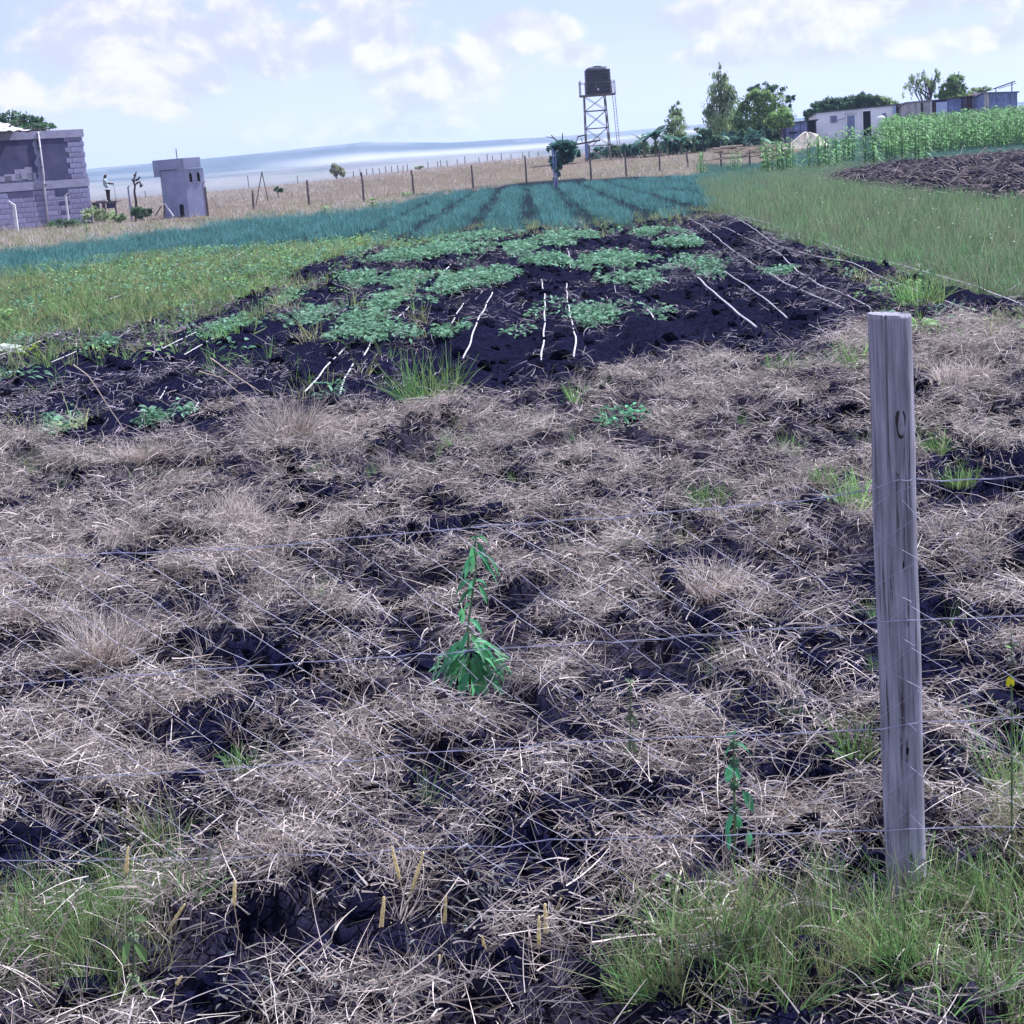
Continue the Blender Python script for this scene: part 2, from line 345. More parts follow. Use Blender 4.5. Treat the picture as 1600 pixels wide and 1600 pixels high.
def scatter(name, P, rot, scl, vid, variants, label):
    """one stuff object whose points carry copies of small plant meshes"""
    col = bpy.data.collections.new(name + '_kinds')
    for i, me in enumerate(variants):
        o = bpy.data.objects.new('%s_%02d' % (me.name, i), me); col.objects.link(o)
    n = len(P); me = bpy.data.meshes.new(name); me.vertices.add(n); me.vertices.foreach_set('co', P.astype(np.float32).ravel())
    a = me.attributes.new('rot', 'FLOAT_VECTOR', 'POINT'); a.data.foreach_set('vector', rot.astype(np.float32).ravel())
    a = me.attributes.new('scl', 'FLOAT_VECTOR', 'POINT'); a.data.foreach_set('vector', scl.astype(np.float32).ravel())
    a = me.attributes.new('vid', 'INT', 'POINT'); a.data.foreach_set('value', vid.astype(np.int32).ravel())
    me.update(); o = obj(name, me)
    ng = bpy.data.node_groups.new(name, 'GeometryNodeTree')
    ng.interface.new_socket('Geometry', in_out='INPUT', socket_type='NodeSocketGeometry'); ng.interface.new_socket('Geometry', in_out='OUTPUT', socket_type='NodeSocketGeometry')
    N = ng.nodes.new; L = ng.links.new; gi = N('NodeGroupInput'); go = N('NodeGroupOutput')
    ci = N('GeometryNodeCollectionInfo'); ci.inputs['Collection'].default_value = col; ci.inputs['Separate Children'].default_value = True; ci.inputs['Reset Children'].default_value = True
    ip = N('GeometryNodeInstanceOnPoints'); ip.inputs['Pick Instance'].default_value = True
    def na(nm, ty):
        q = N('GeometryNodeInputNamedAttribute'); q.data_type = ty; q.inputs['Name'].default_value = nm
        return [s for s in q.outputs if s.enabled and s.name == 'Attribute'][0]
    er = N('FunctionNodeEulerToRotation'); L(na('rot', 'FLOAT_VECTOR'), er.inputs[0])
    L(gi.outputs[0], ip.inputs['Points']); L(ci.outputs[0], ip.inputs['Instance']); L(na('vid', 'INT'), ip.inputs['Instance Index'])
    L(er.outputs[0], ip.inputs['Rotation']); L(na('scl', 'FLOAT_VECTOR'), ip.inputs['Scale']); L(ip.outputs[0], go.inputs[0])
    md = o.modifiers.new('copies', 'NODES'); md.node_group = ng
    tag(o, label, None, kind='stuff'); return o
def field(x0, x1, y0, y1, dens, keep, maxd=None):
    """random ground points in a world rectangle, thinned by keep(px, py, X, Y) -> probability"""
    n = int((x1 - x0) * (y1 - y0) * dens); X = rng.uniform(x0, x1, n); Y = rng.uniform(y0, y1, n)
    px, py = project(np.stack([X, Y, np.zeros(n)], -1)); k = rng.random(n) < keep(px, py, X, Y)
    X, Y = X[k], Y[k]; return np.stack([X, Y, terrain(X, Y) + detail(X, Y)], -1), px[k], py[k]
def wedge(d0, d1, dens, keep, half=22.0):
    """random ground points between two distances inside the field of view and a margin; dens per square metre"""
    a = R(half); n = int(a * (d1 * d1 - d0 * d0) * dens); d = np.sqrt(rng.uniform(d0 * d0, d1 * d1, n)); t = rng.uniform(-a, a, n)
    X, Y = d * np.sin(t), d * np.cos(t); px, py = project(np.stack([X, Y, np.zeros(n)], -1)); k = rng.random(n) < keep(px, py, X, Y)
    X, Y = X[k], Y[k]; return np.stack([X, Y, terrain(X, Y) + detail(X, Y)], -1), px[k], py[k]
def rots(n, tilt=.15):
    return np.stack([rng.normal(0, tilt, n), rng.normal(0, tilt, n), rng.uniform(0, 6.283, n)], -1)
def scl3(n, a, b, z=None):
    s = rng.uniform(a, b, n); return np.stack([s, s, s * (rng.uniform(*z, n) if z else 1)], -1)

# ------------------------------------------------------------------ ground
def build_ground():
    ra = [.25, .6, 1.0, 1.4, 1.8, 2.2, 2.5]; r = 2.7
    while r < 48: ra.append(r); r *= 1.0062
    while r < 4300: ra.append(r); r *= 1.035
    ra = np.array(ra)
    az = np.concatenate([np.linspace(-180, -30, 40, endpoint=False), np.linspace(-30, -20, 40, endpoint=False), np.linspace(-20, 20, 440, endpoint=False), np.linspace(20, 30, 40, endpoint=False), np.linspace(30, 180, 40, endpoint=False)])
    A, D = np.meshgrid(np.radians(az), ra); X = D * np.sin(A); Y = D * np.cos(A)
    Z = terrain(X, Y) + detail(X, Y); nr, nc = X.shape
    V = np.stack([X, Y, Z], -1).reshape(-1, 3); V = np.vstack([V, [[0, 0, 0]]])
    i = np.arange(nr - 1)[:, None]; j = np.arange(nc)[None, :]; j2 = (j + 1) % nc
    F = np.stack([i * nc + j, i * nc + j2, (i + 1) * nc + j2, (i + 1) * nc + j], -1).reshape(-1, 4)[:, ::-1]
    px, py = project(np.stack([X, Y, 0 * X], -1)); d = D; azd = np.degrees(A)
    n1 = fbm(X * .8, Y * .8, 4, 5); n2 = fbm(X / 9, Y / 9, 4, 6)
    def mixc(c, k, col): return c * (1 - k[..., None]) + np.array(col) * k[..., None]
    c = np.zeros(X.shape + (3,)) + np.array(SOIL)
    st = inpoly(px, py, P_STRAW) * 1.0
    c = mixc(c, st * S((n1 - .45) / .2) * .10 * (1 - barefield(px, py)), (.17, .14, .13))
    c = mixc(c, inpoly(px, py, P_WEEDS) * .6, (.055, .085, .04))
    c = mixc(c, inpoly(px, py, P_ONION) * .35, (.03, .06, .05))
    c = mixc(c, (inpoly(px, py, P_GRASS) | inpoly(px, py, P_TEAL)) * .75, (.10, .125, .065))
    c = mixc(c, inpoly(px, py, P_PLOUGH) * 1.0, (.06, .046, .048))
    c = mixc(c, inpoly(px, py, P_BANK) * .9, (.20, .185, .13))
    # behind the camera and to the sides: verge grass
    c = mixc(c, (Y < 1.0) * 1.0, (.12, .13, .07))
    beyond = S((d - 85) / 12) * (1 - inpoly(px, py, P_ONION)) * (1 - inpoly(px, py, P_TEAL)) * (1 - inpoly(px, py, P_GRASS)) * (1 - inpoly(px, py, P_PLOUGH)) * (1 - inpoly(px, py, P_BANK))
    dry = np.array((.175, .145, .105)) * (.82 + .36 * n2[..., None])
    c = c * (1 - beyond[..., None]) + dry * beyond[..., None]
    n3 = fbm(X / 260, Y / 420, 4, 12)
    c = mixc(c, S((d - 420) / 200), (.15, .145, .125))
    n4 = fbm(X / 48 + 9, Y / 150, 4, 14)
    c = mixc(c, S((d - 600) / 300) * S((n4 - .56) / .03) * .55, (.08, .10, .07))
    c = mixc(c, S((d - 1300) / 300) * S((n3 - .50) / .08) * .25, (.36, .34, .26))
    hl = S((d - 2350 - 500 * (n3 - .5)) / 250); c = mixc(c, hl, (.075, .09, .075))
    c = mixc(c, hl * S((n3 - .46) / .08) * .5, (.22, .23, .18)); c = mixc(c, hl * S((n4 - .52) / .05) * .6, (.05, .07, .05))
    c = mixc(c, hl * S((azd + 9) / 5) * S((2950 - d) / 250) * .8, (.42, .41, .35))
    cols = np.concatenate([c, np.ones(X.shape + (1,))], -1).reshape(-1, 4); cols = np.vstack([cols, [[.1, .1, .05, 1]]])
    m = bpy.data.materials.new('ground'); m.use_nodes = True; nt = m.node_tree; N = nt.nodes.new; L = nt.links.new; b = nt.nodes['Principled BSDF']
    b.inputs['Roughness'].default_value = 1; b.inputs['Specular IOR Level'].default_value = .02
    a = N('ShaderNodeAttribute'); a.attribute_name = 'Col'; tc = N('ShaderNodeTexCoord')
    n = N('ShaderNodeTexNoise'); n.inputs['Scale'].default_value = 9; n.inputs['Detail'].default_value = 9; n.inputs['Roughness'].default_value = .7; L(tc.outputs['Object'], n.inputs[0])
    mr = N('ShaderNodeMapRange'); L(n.outputs[0], mr.inputs[0]); mr.inputs[1].default_value = .3; mr.inputs[2].default_value = .7; mr.inputs[3].default_value = .5; mr.inputs[4].default_value = 1.8
    v = N('ShaderNodeVectorMath'); v.operation = 'SCALE'; L(a.outputs['Color'], v.inputs[0]); L(mr.outputs[0], v.inputs['Scale']); L(v.outputs[0], b.inputs['Base Color'])
    vo = N('ShaderNodeTexVoronoi'); vo.feature = 'DISTANCE_TO_EDGE'; vo.inputs['Scale'].default_value = 24; L(tc.outputs['Object'], vo.inputs[0])
    vr = N('ShaderNodeMapRange'); L(vo.outputs[0], vr.inputs[0]); vr.inputs[2].default_value = .10
    ad = N('ShaderNodeMath'); ad.operation = 'ADD'; L(n.outputs[0], ad.inputs[0]); L(vr.outputs[0], ad.inputs[1])
    bp = N('ShaderNodeBump'); bp.inputs['Strength'].default_value = .9; bp.inputs['Distance'].default_value = .03; L(ad.outputs[0], bp.inputs['Height']); L(bp.outputs[0], b.inputs['Normal'])
    o = obj('ground', np_mesh('ground', V, F, m, True, cols)); o['kind'] = 'structure'
build_ground()
hz = MB(); hz.box((0, 0, 26), (4600, 4600, 62))
mh = bpy.data.materials.new('haze'); mh.use_nodes = True; nt = mh.node_tree; nt.nodes.clear(); ho = nt.nodes.new('ShaderNodeOutputMaterial'); pv = nt.nodes.new('ShaderNodeVolumePrincipled')
pv.inputs['Color'].default_value = (.52, .69, 1, 1); pv.inputs['Density'].default_value = .00017; pv.inputs['Anisotropy'].default_value = .3
for k_ in ('Density Attribute','Color Attribute','Temperature Attribute'): pv.inputs[k_].default_value = ''
nt.links.new(pv.outputs[0], ho.inputs['Volume'])
HAZE = obj('haze', hz.mesh('haze', mh)); HAZE['kind'] = 'stuff'

# ------------------------------------------------------------------ wooden post of the near fence
PD = 3.85
def build_post():
    top = at(1389.5, 490, PD); bot = at(1419, 1500, PD); bot.z = -.12
    ax = top - bot; Lh = ax.length; w = ax.normalized(); u = Vector((1, 0, 0)); u = (u - w * u.dot(w)).normalized(); v = w.cross(u)   # v points away from the camera
    root = empty('fence_post', (bot.x, bot.y, 0)); off = Vector((bot.x, bot.y, 0))
    tag(root, 'weathered round grey timber post with a long split and a knot, holding the netting', 'fence post')
    n, rings = 96, 150; vs = []; tones = []
    r0, r1 = .0485, .0500
    for i in range(rings + 1):
        t = i / rings
        for k in range(n):
            a = 2 * math.pi * k / n; ca, sa = math.cos(a), math.sin(a)
            r = r0 + (r1 - r0) * t + .0012 * math.sin(2 * a + 4 * t) + .0006 * math.sin(5 * a + 9 * t) + .0009 * math.sin(t * 17 + a)
            r += .0002 * (hash2(np.array([k // 2]), np.array([int(t * 7)]), 4)[0] - .5)
            # seen face is at angle -90 degrees (towards the camera, -v); crack at upper left
            da = (a - R(247) + .05 * math.sin(t * 9) + .02 * math.sin(t * 31) + math.pi) % (2 * math.pi) - math.pi
            depth = np.interp(t, [.55, .70, .85, 1.0], [0, .006, .012, .014])
            if abs(da) < .06: r -= depth * (1 - abs(da) / .06)
            for (tt, aa, sz, dp, ht) in ((.845, 279, .17, -.0035, .020), (.633, 277, .07, .006, .016), (.498, 277, .06, .006, .012), (.345, 272, .10, .008, .020), (.17, 276, .10, .010, .024), (.47, 281, .05, .004, .006)):
                d2 = (a - R(aa) + math.pi) % (2 * math.pi) - math.pi
                q = (d2 / sz) ** 2 + ((t - tt) / ht) ** 2
                if q < 1: r -= dp * (1 - q)
            p = bot - off + w * (Lh * t) + (u * ca + v * sa) * r
            if i == rings: p += w * (-.004 * ca)
            vs.append(p); tones.append(.5)
    fs = [(i * n + k, i * n + (k + 1) % n, (i + 1) * n + (k + 1) % n, (i + 1) * n + k) for i in range(rings) for k in range(n)]
    # top end in rings towards the centre, with the split running into it
    b = len(vs); c0 = bot - off + w * (Lh - .001)
    for q in (.93, .6, .25):
        for k in range(n):
            a = 2 * math.pi * k / n; rr = r1 * q; da = (a - R(247) + math.pi) % (2 * math.pi) - math.pi
            vs.append(c0 + (u * math.cos(a) + v * math.sin(a)) * rr + w * (-.004 * math.cos(a) - (.004 if abs(da) < .06 else 0) - .001)); tones.append(.5)
    base = rings * n
    for q in range(3):
        s0 = base if q == 0 else b + (q - 1) * n; s1 = b + q * n
        fs += [(s0 + k, s0 + (k + 1) % n, s1 + (k + 1) % n, s1 + k) for k in range(n)]
    fs.append(tuple(b + 2 * n + k for k in range(n)))
    mb = MB(); mb.add(vs, fs)
    m = bpy.data.materials.new('post_wood'); m.use_nodes = True; nt = m.node_tree; N = nt.nodes.new; L = nt.links.new; B = nt.nodes['Principled BSDF']
    B.inputs['Roughness'].default_value = .85; B.inputs['Specular IOR Level'].default_value = .2
    tc = N('ShaderNodeTexCoord'); mp = N('ShaderNodeMapping'); mp.inputs['Scale'].default_value = (75, 75, 2.6); L(tc.outputs['Object'], mp.inputs[0])
    g = N('ShaderNodeTexNoise'); g.inputs['Scale'].default_value = 1.6; g.inputs['Detail'].default_value = 8; g.inputs['Roughness'].default_value = .65; L(mp.outputs[0], g.inputs[0])
    mp2 = N('ShaderNodeMapping'); mp2.inputs['Scale'].default_value = (14, 14, 3.0); L(tc.outputs['Object'], mp2.inputs[0])
    g2 = N('ShaderNodeTexNoise'); g2.inputs['Scale'].default_value = 1.5; g2.inputs['Detail'].default_value = 5; L(mp2.outputs[0], g2.inputs[0])
    cr = N('ShaderNodeValToRGB'); L(g.outputs[0], cr.inputs[0]); e = cr.color_ramp.elements
    e[0].position = .34; e[0].color = (.07, .055, .055, 1); e[1].position = .68; e[1].color = (.39, .375, .42, 1); x = e.new(.44); x.color = (.245, .235, .275, 1)
    mr = N('ShaderNodeMapRange'); L(g2.outputs[0], mr.inputs[0]); mr.inputs[1].default_value = .3; mr.inputs[2].default_value = .7; mr.inputs[3].default_value = .55; mr.inputs[4].default_value = 1.3
    vv = N('ShaderNodeVectorMath'); vv.operation = 'SCALE'; L(cr.outputs[0], vv.inputs[0]); L(mr.outputs[0], vv.inputs['Scale']); L(vv.outputs[0], B.inputs['Base Color'])
    bp = N('ShaderNodeBump'); bp.inputs['Strength'].default_value = .4; bp.inputs['Distance'].default_value = .0015; L(g.outputs[0], bp.inputs['Height']); L(bp.outputs[0], B.inputs['Normal'])
    part('post_shaft', mb, m, root, True)
    def surf(t, adeg, lift=0):
        a = R(adeg); r = r0 + (r1 - r0) * t + lift; return bot - off + w * (Lh * t) + (u * math.cos(a) + v * math.sin(a)) * r
    k = MB(); k.blob(surf(.843, 279, -.0022), (.0078, .0065, .0165), 14, 10, noise=.07, seed=3); part('knot', k, mat('knot_wood', (.20, .165, .18), .4, 60, bump=.5), root, True)
    rim = MB(); pts = [surf(.845 + .0205 * math.sin(q), 279 + 10.5 * math.cos(q), -.0003) for q in np.linspace(0, 6.283, 22)]
    rim.tube(pts, [.0034 + .0014 * math.sin(i * .9) for i in range(22)], 5); part('knot_rim', rim, mat('knot_dark', (.035, .028, .03), .3), root)
    for tt in (.633, .345, .17):
        h = MB(); h.blob(surf(tt, 277, -.0065), (.0045, .004, .011), 8, 6, noise=.3, seed=int(tt * 99)); part('gouge', h, m_dark, root)
    for (px, py) in ((1404, 745), (1417, 972), (1411, 1130), (1418, 1290)):
        p = at(px, py, PD - .05) - off; s_ = MB(); s_.tube([p + Vector((-.004, .004, .008)), p + Vector((-.003, -.005, .007)), p + Vector((.002, -.005, -.007)), p + Vector((.003, .004, -.010))], .0013, 5); part('staple', s_, m_rust, root)
build_post()
# near wire netting
FX0, FY0, FS = .93, PD - .062, .186
def fy(x): return FY0 + (FX0 - x) * FS
def fp(px, py):
    r = ray(px, py); t = (FY0 + FX0 * FS) / (r.y + r.x * FS); return Vector((r.x * t, r.y * t, EYE + r.z * t))
def build_netting():
    root = empty('wire_netting', (0, fy(0), 0)); off = Vector((0, fy(0), 0))
    tag(root, 'sagging diamond wire netting with five straight strands, hung on the grey timber post', 'wire netting')
    strands = [[(-1400, 960), (0, 873), (370, 857), (700, 828), (1000, 804), (1250, 783), (1368, 762), (1404, 752), (1430, 749), (1600, 745), (2000, 738)],
               [(-1400, 1170), (0, 1072), (300, 1048), (690, 1020), (1000, 1000), (1368, 972), (1435, 969), (1600, 962), (2000, 948)],
               [(-1400, 1310), (0, 1222), (300, 1205), (640, 1180), (900, 1160), (1376, 1140), (1440, 1131), (1600, 1122), (2000, 1106)],
               [(-1400, 1440), (0, 1345), (300, 1342), (530, 1335), (900, 1312), (1385, 1298), (1448, 1294), (1600, 1290), (2000, 1282)],
               [(-1400, 1640), (0, 1530), (300, 1512), (560, 1490), (800, 1474), (1000, 1466), (1400, 1452), (2000, 1440)]]
    for s in strands:
        pts = []
        for a, b in zip(s[:-1], s[1:]):
            A, B = fp(*a), fp(*b); n = max(2, int((B - A).length / .06))
            for k in range(n): pts.append(A.lerp(B, k / n) + Vector((0, rnd.gauss(0, .0015), rnd.gauss(0, .0022))))
        pts.append(fp(*s[-1]))
        for p in pts:                       # wraps round the front of the post
            p.y += 0
        # two wires twisted together
        mb = MB()
        for ph in (0, math.pi):
            q = []; 
            for i in range(len(pts) - 1):
                for k in range(3):
                    t = (i + k / 3); a = t * 2.0 + ph; q.append(pts[i].lerp(pts[i + 1], k / 3) - off + Vector((0, math.cos(a), math.sin(a))) * .0010)
            mb.tube(q, .00075, 4, cap=False)
        part('wire_strand', mb, m_wire, root)
    w, hh = .067, .053; x = -3.0; i = 0
    while x < 2.9:
        pts = []; z = .01; k = 0
        sag = .05 * math.sin(x * 1.7) ; ztop = 1.055 + .045 * max(-2, min(2, x)) + .012 * math.sin(3 * x)
        while z < ztop + .03:
            side = 1 if (k + i) % 2 else -1
            jx = .016 * math.sin(z * 9 + x * 4) + rnd.gauss(0, .006); xx = x + side * w / 2 + jx + sag * (z - .4)
            pts.append(Vector((xx, fy(xx) + .006 * math.sin(x * 5 + z * 8) + (side * .002), min(z, ztop) + rnd.gauss(0, .003) + .01 * math.sin(x * 3.1))) - off)
            z += hh; k += 1
        mb = MB(); mb.tube(pts, .0007, 4, cap=False); part('mesh_wire', mb, m_wire, root)
        x += w; i += 1
build_netting()

# ------------------------------------------------------------------ small plant meshes used as copies
def strand(mb, p, d, L, w, curl, tone, segs=4, flat=False):
    """a curved narrow blade"""
    p = Vector(p); d = Vector(d).normalized(); pts = [p]; q = p.copy()
    side = d.cross(Vector((rnd.gauss(0, 1), rnd.gauss(0, 1), rnd.gauss(0, 1)))).normalized(); bend = Vector((rnd.gauss(0, 1), rnd.gauss(0, 1), -abs(rnd.gauss(0, .6)))) * curl
    for k in range(segs):
        d = (d + bend / segs).normalized(); q = q + d * L / segs
        pts.append(q.copy())
    ws = [w * (1 - .75 * k / segs) for k in range(segs + 1)]
    mb.ribbon(pts, ws, side, tone)
def straw_mat(n, rad, hgt, coher):
    mb = MB()
    for k in range(n):
        r, a = rad * math.sqrt(rnd.random()), rnd.uniform(0, 6.28); th = rnd.gauss(0, coher)
        p = (r * math.cos(a), r * math.sin(a), rnd.uniform(0, hgt))
        strand(mb, p, (math.cos(th), math.sin(th), rnd.gauss(.05, .25)), rnd.uniform(.05, .17), rnd.uniform(.0016, .0036) * (1.5 if rnd.random() < .1 else 1), rnd.uniform(.3, 2.4), rnd.random() ** 1.2, 4)
    return mb.mesh('straw_mat', m_straw)
def tuft(n, L, spread, w, m, name, curl=.5, base=.03, segs=4):
    mb = MB()
    for k in range(n):
        a = rnd.uniform(0, 6.28); t = abs(rnd.gauss(0, spread)); r = base * math.sqrt(rnd.random())
        strand(mb, (r * math.cos(a), r * math.sin(a), -.01), (math.sin(t) * math.cos(a), math.sin(t) * math.sin(a), math.cos(t)), L * rnd.uniform(.45, 1.1), w * rnd.uniform(.6, 1.2), rnd.uniform(.1, curl * 1.6), rnd.random(), segs)
    return mb.mesh(name, m)
def clod_mesh(seed, m=None):
    rr = random.Random(seed); mb = MB(); n, rings = 9, 6; o = []
    ex = [Vector((rr.gauss(0, 1), rr.gauss(0, 1), rr.gauss(0, 1))).normalized() for _ in range(7)]; el = [rr.uniform(.62, .95) for _ in ex]
    for i in range(rings + 1):
        for k in range(n):
            th, ph = math.pi * i / rings, 2 * math.pi * (k + .5 * (i % 2)) / n
            d = Vector((math.sin(th) * math.cos(ph), math.sin(th) * math.sin(ph), math.cos(th))); r = 1.0
            for e, l in zip(ex, el):
                q = d.dot(e)
                if q > .05: r = min(r, l / q)
            r *= 1 + (0 if i in (0, rings) else rr.uniform(-.08, .08)); o.append(d * r)
    mb.add(o, [(i * n + k, i * n + (k + 1) % n, (i + 1) * n + (k + 1) % n, (i + 1) * n + k) for i in range(rings) for k in range(n)])
    return mb.mesh('clod', m or m_clod)
def sprig(nl, L, m, name, lw=.45, h=.08, spread=.10):
    mb = MB()
    for k in range(nl):
        a = rnd.uniform(0, 6.28); r = spread * math.sqrt(rnd.random()); el_ = rnd.uniform(-.2, 1.0)
        mb.leaf((r * math.cos(a), r * math.sin(a), rnd.uniform(.1, 1) * h), (math.cos(a), math.sin(a), el_), (rnd.gauss(0, .5), rnd.gauss(0, .5), 1), L * rnd.uniform(.6, 1.2), L * lw, .3, rnd.random())
    return mb.mesh(name, m)
V_mat = [straw_mat(26, .11, .045, .9) for _ in range(3)] + [straw_mat(26, .10, .06, 2.5) for _ in range(6)] + [straw_mat(24, .13, .03, .3) for _ in range(2)]
def chaff():
    mb = MB()
    for k in range(70):
        a = rnd.uniform(0, 6.28); r, b = .12 * math.sqrt(rnd.random()), rnd.uniform(0, 6.28)
        strand(mb, (r * math.cos(b), r * math.sin(b), rnd.uniform(0, .03)), (math.cos(a), math.sin(a), rnd.gauss(0, .4)), rnd.uniform(.012, .05), rnd.uniform(.002, .0045), rnd.uniform(0, 1), rnd.random(), 2)
    return mb.mesh('straw_chaff', m_straw)
V_mat += [chaff() for _ in range(3)]
V_dry = [tuft(38, .17, .8, .0026, m_straw, 'dry_tuft', .9, .03, 5) for _ in range(3)]
V_clod = [clod_mesh(s) for s in range(8)]
V_grass = [tuft(28, .21, .42, .0036, m_green, 'grass_tuft', .5, .035, 5) for _ in range(4)]
V_gmix = [tuft(28, .19, .52, .0030, m_olive, 'grass_tuft', .7, .04, 5) for _ in range(3)]

# straw, clods
def k_straw(px, py, X, Y):
    n = fbm(X * 1.7, Y * 1.3, 4, 40); far = S((900 - py) / 250)
    c = fbm(X * 7.5, Y * 7.5, 4, 21); c0 = fbm(X * 2.6, Y * 2.6, 2, 27)
    pn = (fbm(X * 2.2, Y * 1.5, 3, 510) - .5) * np.interp(py, [500, 700, 800], [110, 90, 0])
    dk = .030 * S((px - 950) / 150) * S((py - 680) / 80) * S((1280 - py) / 80)
    base = S((strawn(X, Y) + .14 * (n - .5) - .546 - .020 * far - dk) / .035); sp = np.where(py > 1490, .75, 1) * np.where((px > 950) & (py > 1420), .6, 1)
    return inpoly(px, py + pn, P_STRAW) * np.clip(.045 + .74 * base, 0, 1) * (1 - .93 * barefield(px, py)) * sp
P, px, py = wedge(2.9, 9.0, 450, k_straw, 29); n = len(P); vid = rng.integers(0, 14, n)
P2, px2, py2 = wedge(9.0, 19, 260, k_straw, 24)
P = np.vstack([P, P2]); n = len(P); vid = rng.integers(0, 14, n)
# neighbouring mats lie roughly the same way
ang = fbm(P[:, 0] * 1.6, P[:, 1] * 1.6, 2, 60) * 16 + rng.normal(0, .8, n)
rt_ = np.stack([rng.normal(0, .3, n), rng.normal(0, .3, n), ang], -1)
P[:, 2] += rng.uniform(-.005, .03, n); sc_ = scl3(n, .75, 1.35, (.7, 1.6)); sc_ *= (1 + .25 * S((P[:, 1] - 7) / 8))[:, None]
scatter('straw_litter', P, rt_, sc_, vid, V_mat, 'pale dead grass lying in mats over the dark soil')
def k_dry(px, py, X, Y):
    n = fbm(X * 1.3, Y * 1.3, 3, 71); return inpoly(px, py, P_STRAW) * S((n - .5) / .12) * (1 - barefield(px, py))
P, px, py = wedge(3.2, 17, 26, k_dry, 26); n = len(P)
rr_ = np.stack([rng.normal(0, .8, n), rng.normal(0, .8, n), rng.uniform(0, 6.28, n)], -1)
scatter('dry_grass', P, rr_, scl3(n, .6, 1.25), rng.integers(0, 3, n), V_dry, 'tufts of dead grass leaning out of the straw')
def k_clod(px, py, X, Y):
    st = inpoly(px, py, P_STRAW); so_ = (~st) & ~inpoly(px, py, P_WEEDS) & ~inpoly(px, py, P_ONION) & ~inpoly(px, py, P_GRASS)
    n = fbm(X * 1.5, Y * 1.5, 3, 77)
    return np.where(st, .45 + .55 * barefield(px, py) * np.where(py > 1490, .3, 1), .85 * so_) * S((n - .3) / .3)
P, px, py = wedge(3.0, 12, 75, k_clod, 29); P2, _, _ = wedge(12, 46, 16, k_clod, 20); P = np.vstack([P, P2]); n = len(P)
s = .014 + .058 * rng.random(n) ** 2.2 + .02 * (P[:, 1] > 12) * rng.random(n)
sz = np.stack([s * rng.uniform(.8, 1.5, n), s * rng.uniform(.8, 1.4, n), s * rng.uniform(.5, 1.0, n)], -1)
scatter('soil_crumbs', P, rots(n, .5), sz, rng.integers(0, 8, n), V_clod, 'dark broken clods of turned soil')
def k_gw(px, py, X, Y):
    return inpoly(px, py, P_STRAW) * S((fbm(X * 1.4, Y * .9, 3, 301) - .56) / .08) * np.where(py < 760, 1, .25)
P, px, py = wedge(4.5, 20, 26, k_gw, 21); n = len(P)
scatter('thin_grass', P, rots(n, .3), scl3(n, .35, .75), rng.integers(0, 7, n), V_gmix + V_grass, 'thin green and grey-green grass growing through the straw')
# the large clods one can pick out
CL = [(480, 815, .085, 'round black clod of soil in the straw, the right one of a pair'), (407, 815, .065, 'black hollow lump of soil left of the round black clod'),
      (1528, 1005, .11, 'big flat faced dark blue clod of soil in the straw right of the post'), (1258, 930, .075, 'dark clod in pale straw left of the post, below the topmost strand'),
      (1245, 832, .07, 'low dark clod beside green tufts left of the post'), (1470, 1112, .085, 'dark clod touching the third strand just right of the post'),
      (1560, 1122, .085, 'dark clod at the third strand near the right edge'), (1588, 905, .08, 'dark clod near the right edge below the top strand'),
      (845, 838, .07, 'dark clod right of the tall green weed under the top strand'), (760, 830, .045, 'small dark clod touching the tip of the tall green weed'),
      (1180, 905, .05, 'small dark clod in straw below three green tufts'), (285, 985, .06, 'dark clod in the tangled straw at left'), (1555, 765, .07, 'flat dark clod behind the top strand at right'), (930, 770, .05, 'small black clod lying in the middle of the straw'), (888, 788, .05, 'black clod in the straw a little above the top strand'),
      (1310, 1022, .05, 'small dark clod just left of the post, below the second strand'), (1275, 1120, .05, 'dark clod left of the post just above the third strand')]
for i, (x, y, r, lb) in enumerate(CL):
    p = G(x, y + 10); o = obj('soil_clod', clod_mesh(100 + i), None, (p.x, p.y, p.z + r * .15)); o.rotation_euler = (rnd.uniform(-.3, .3), rnd.uniform(-.3, .3), rnd.uniform(0, 6)); o.scale = (r * 1.05, r, r * .7)
    tag(o, lb, 'clod', 'large clods in the straw')

# green grass at the foot of the fence and scattered tufts
def blob_keep(bl):
    def k(px, py, X, Y):
        b = np.zeros(px.shape)
        for (x, y, rx, ry, w_) in bl: b = np.maximum(b, w_ * S(1.5 * (1 - np.sqrt(((px - x) / rx) ** 2 + ((py - y) / ry) ** 2))))
        return np.clip(b * S((fbm(X * 5, Y * 5, 3, 90) - .25) / .25), 0, 1)
    return k
KG = blob_keep([(1230, 1500, 340, 130, 1), (1500, 1520, 260, 140, .9), (1060, 1560, 150, 90, .8), (1600, 1330, 70, 190, 1), (1400, 1440, 140, 60, .9), (1800, 1500, 260, 300, .9)])
P, px, py = wedge(2.9, 5.4, 500, KG, 27); n = len(P); vid = np.where(rng.random(n) < S((fbm(P[:, 0] * 3, P[:, 1] * 3, 2, 222) - .32) / .2) * .8, rng.integers(0, 4, n), rng.integers(4, 7, n))
scatter('verge_grass', P, rots(n, .2), scl3(n, .5, 1.25), vid, V_grass + V_gmix, 'green grass growing round the foot of the timber post')
KG2 = blob_keep([(60, 1490, 230, 130, 1), (190, 1470, 140, 150, .9), (-150, 1500, 200, 200, .9), (240, 1390, 70, 130, .6)])
P, px, py = wedge(2.9, 5.2, 380, KG2, 29); n = len(P); vid = np.where(rng.random(n) < .3, rng.integers(0, 4, n), rng.integers(4, 7, n))
scatter('mixed_grass', P, rots(n, .2), scl3(n, .5, 1.05), vid, V_grass + V_gmix, 'mixed green and dry grass in the lower left corner')
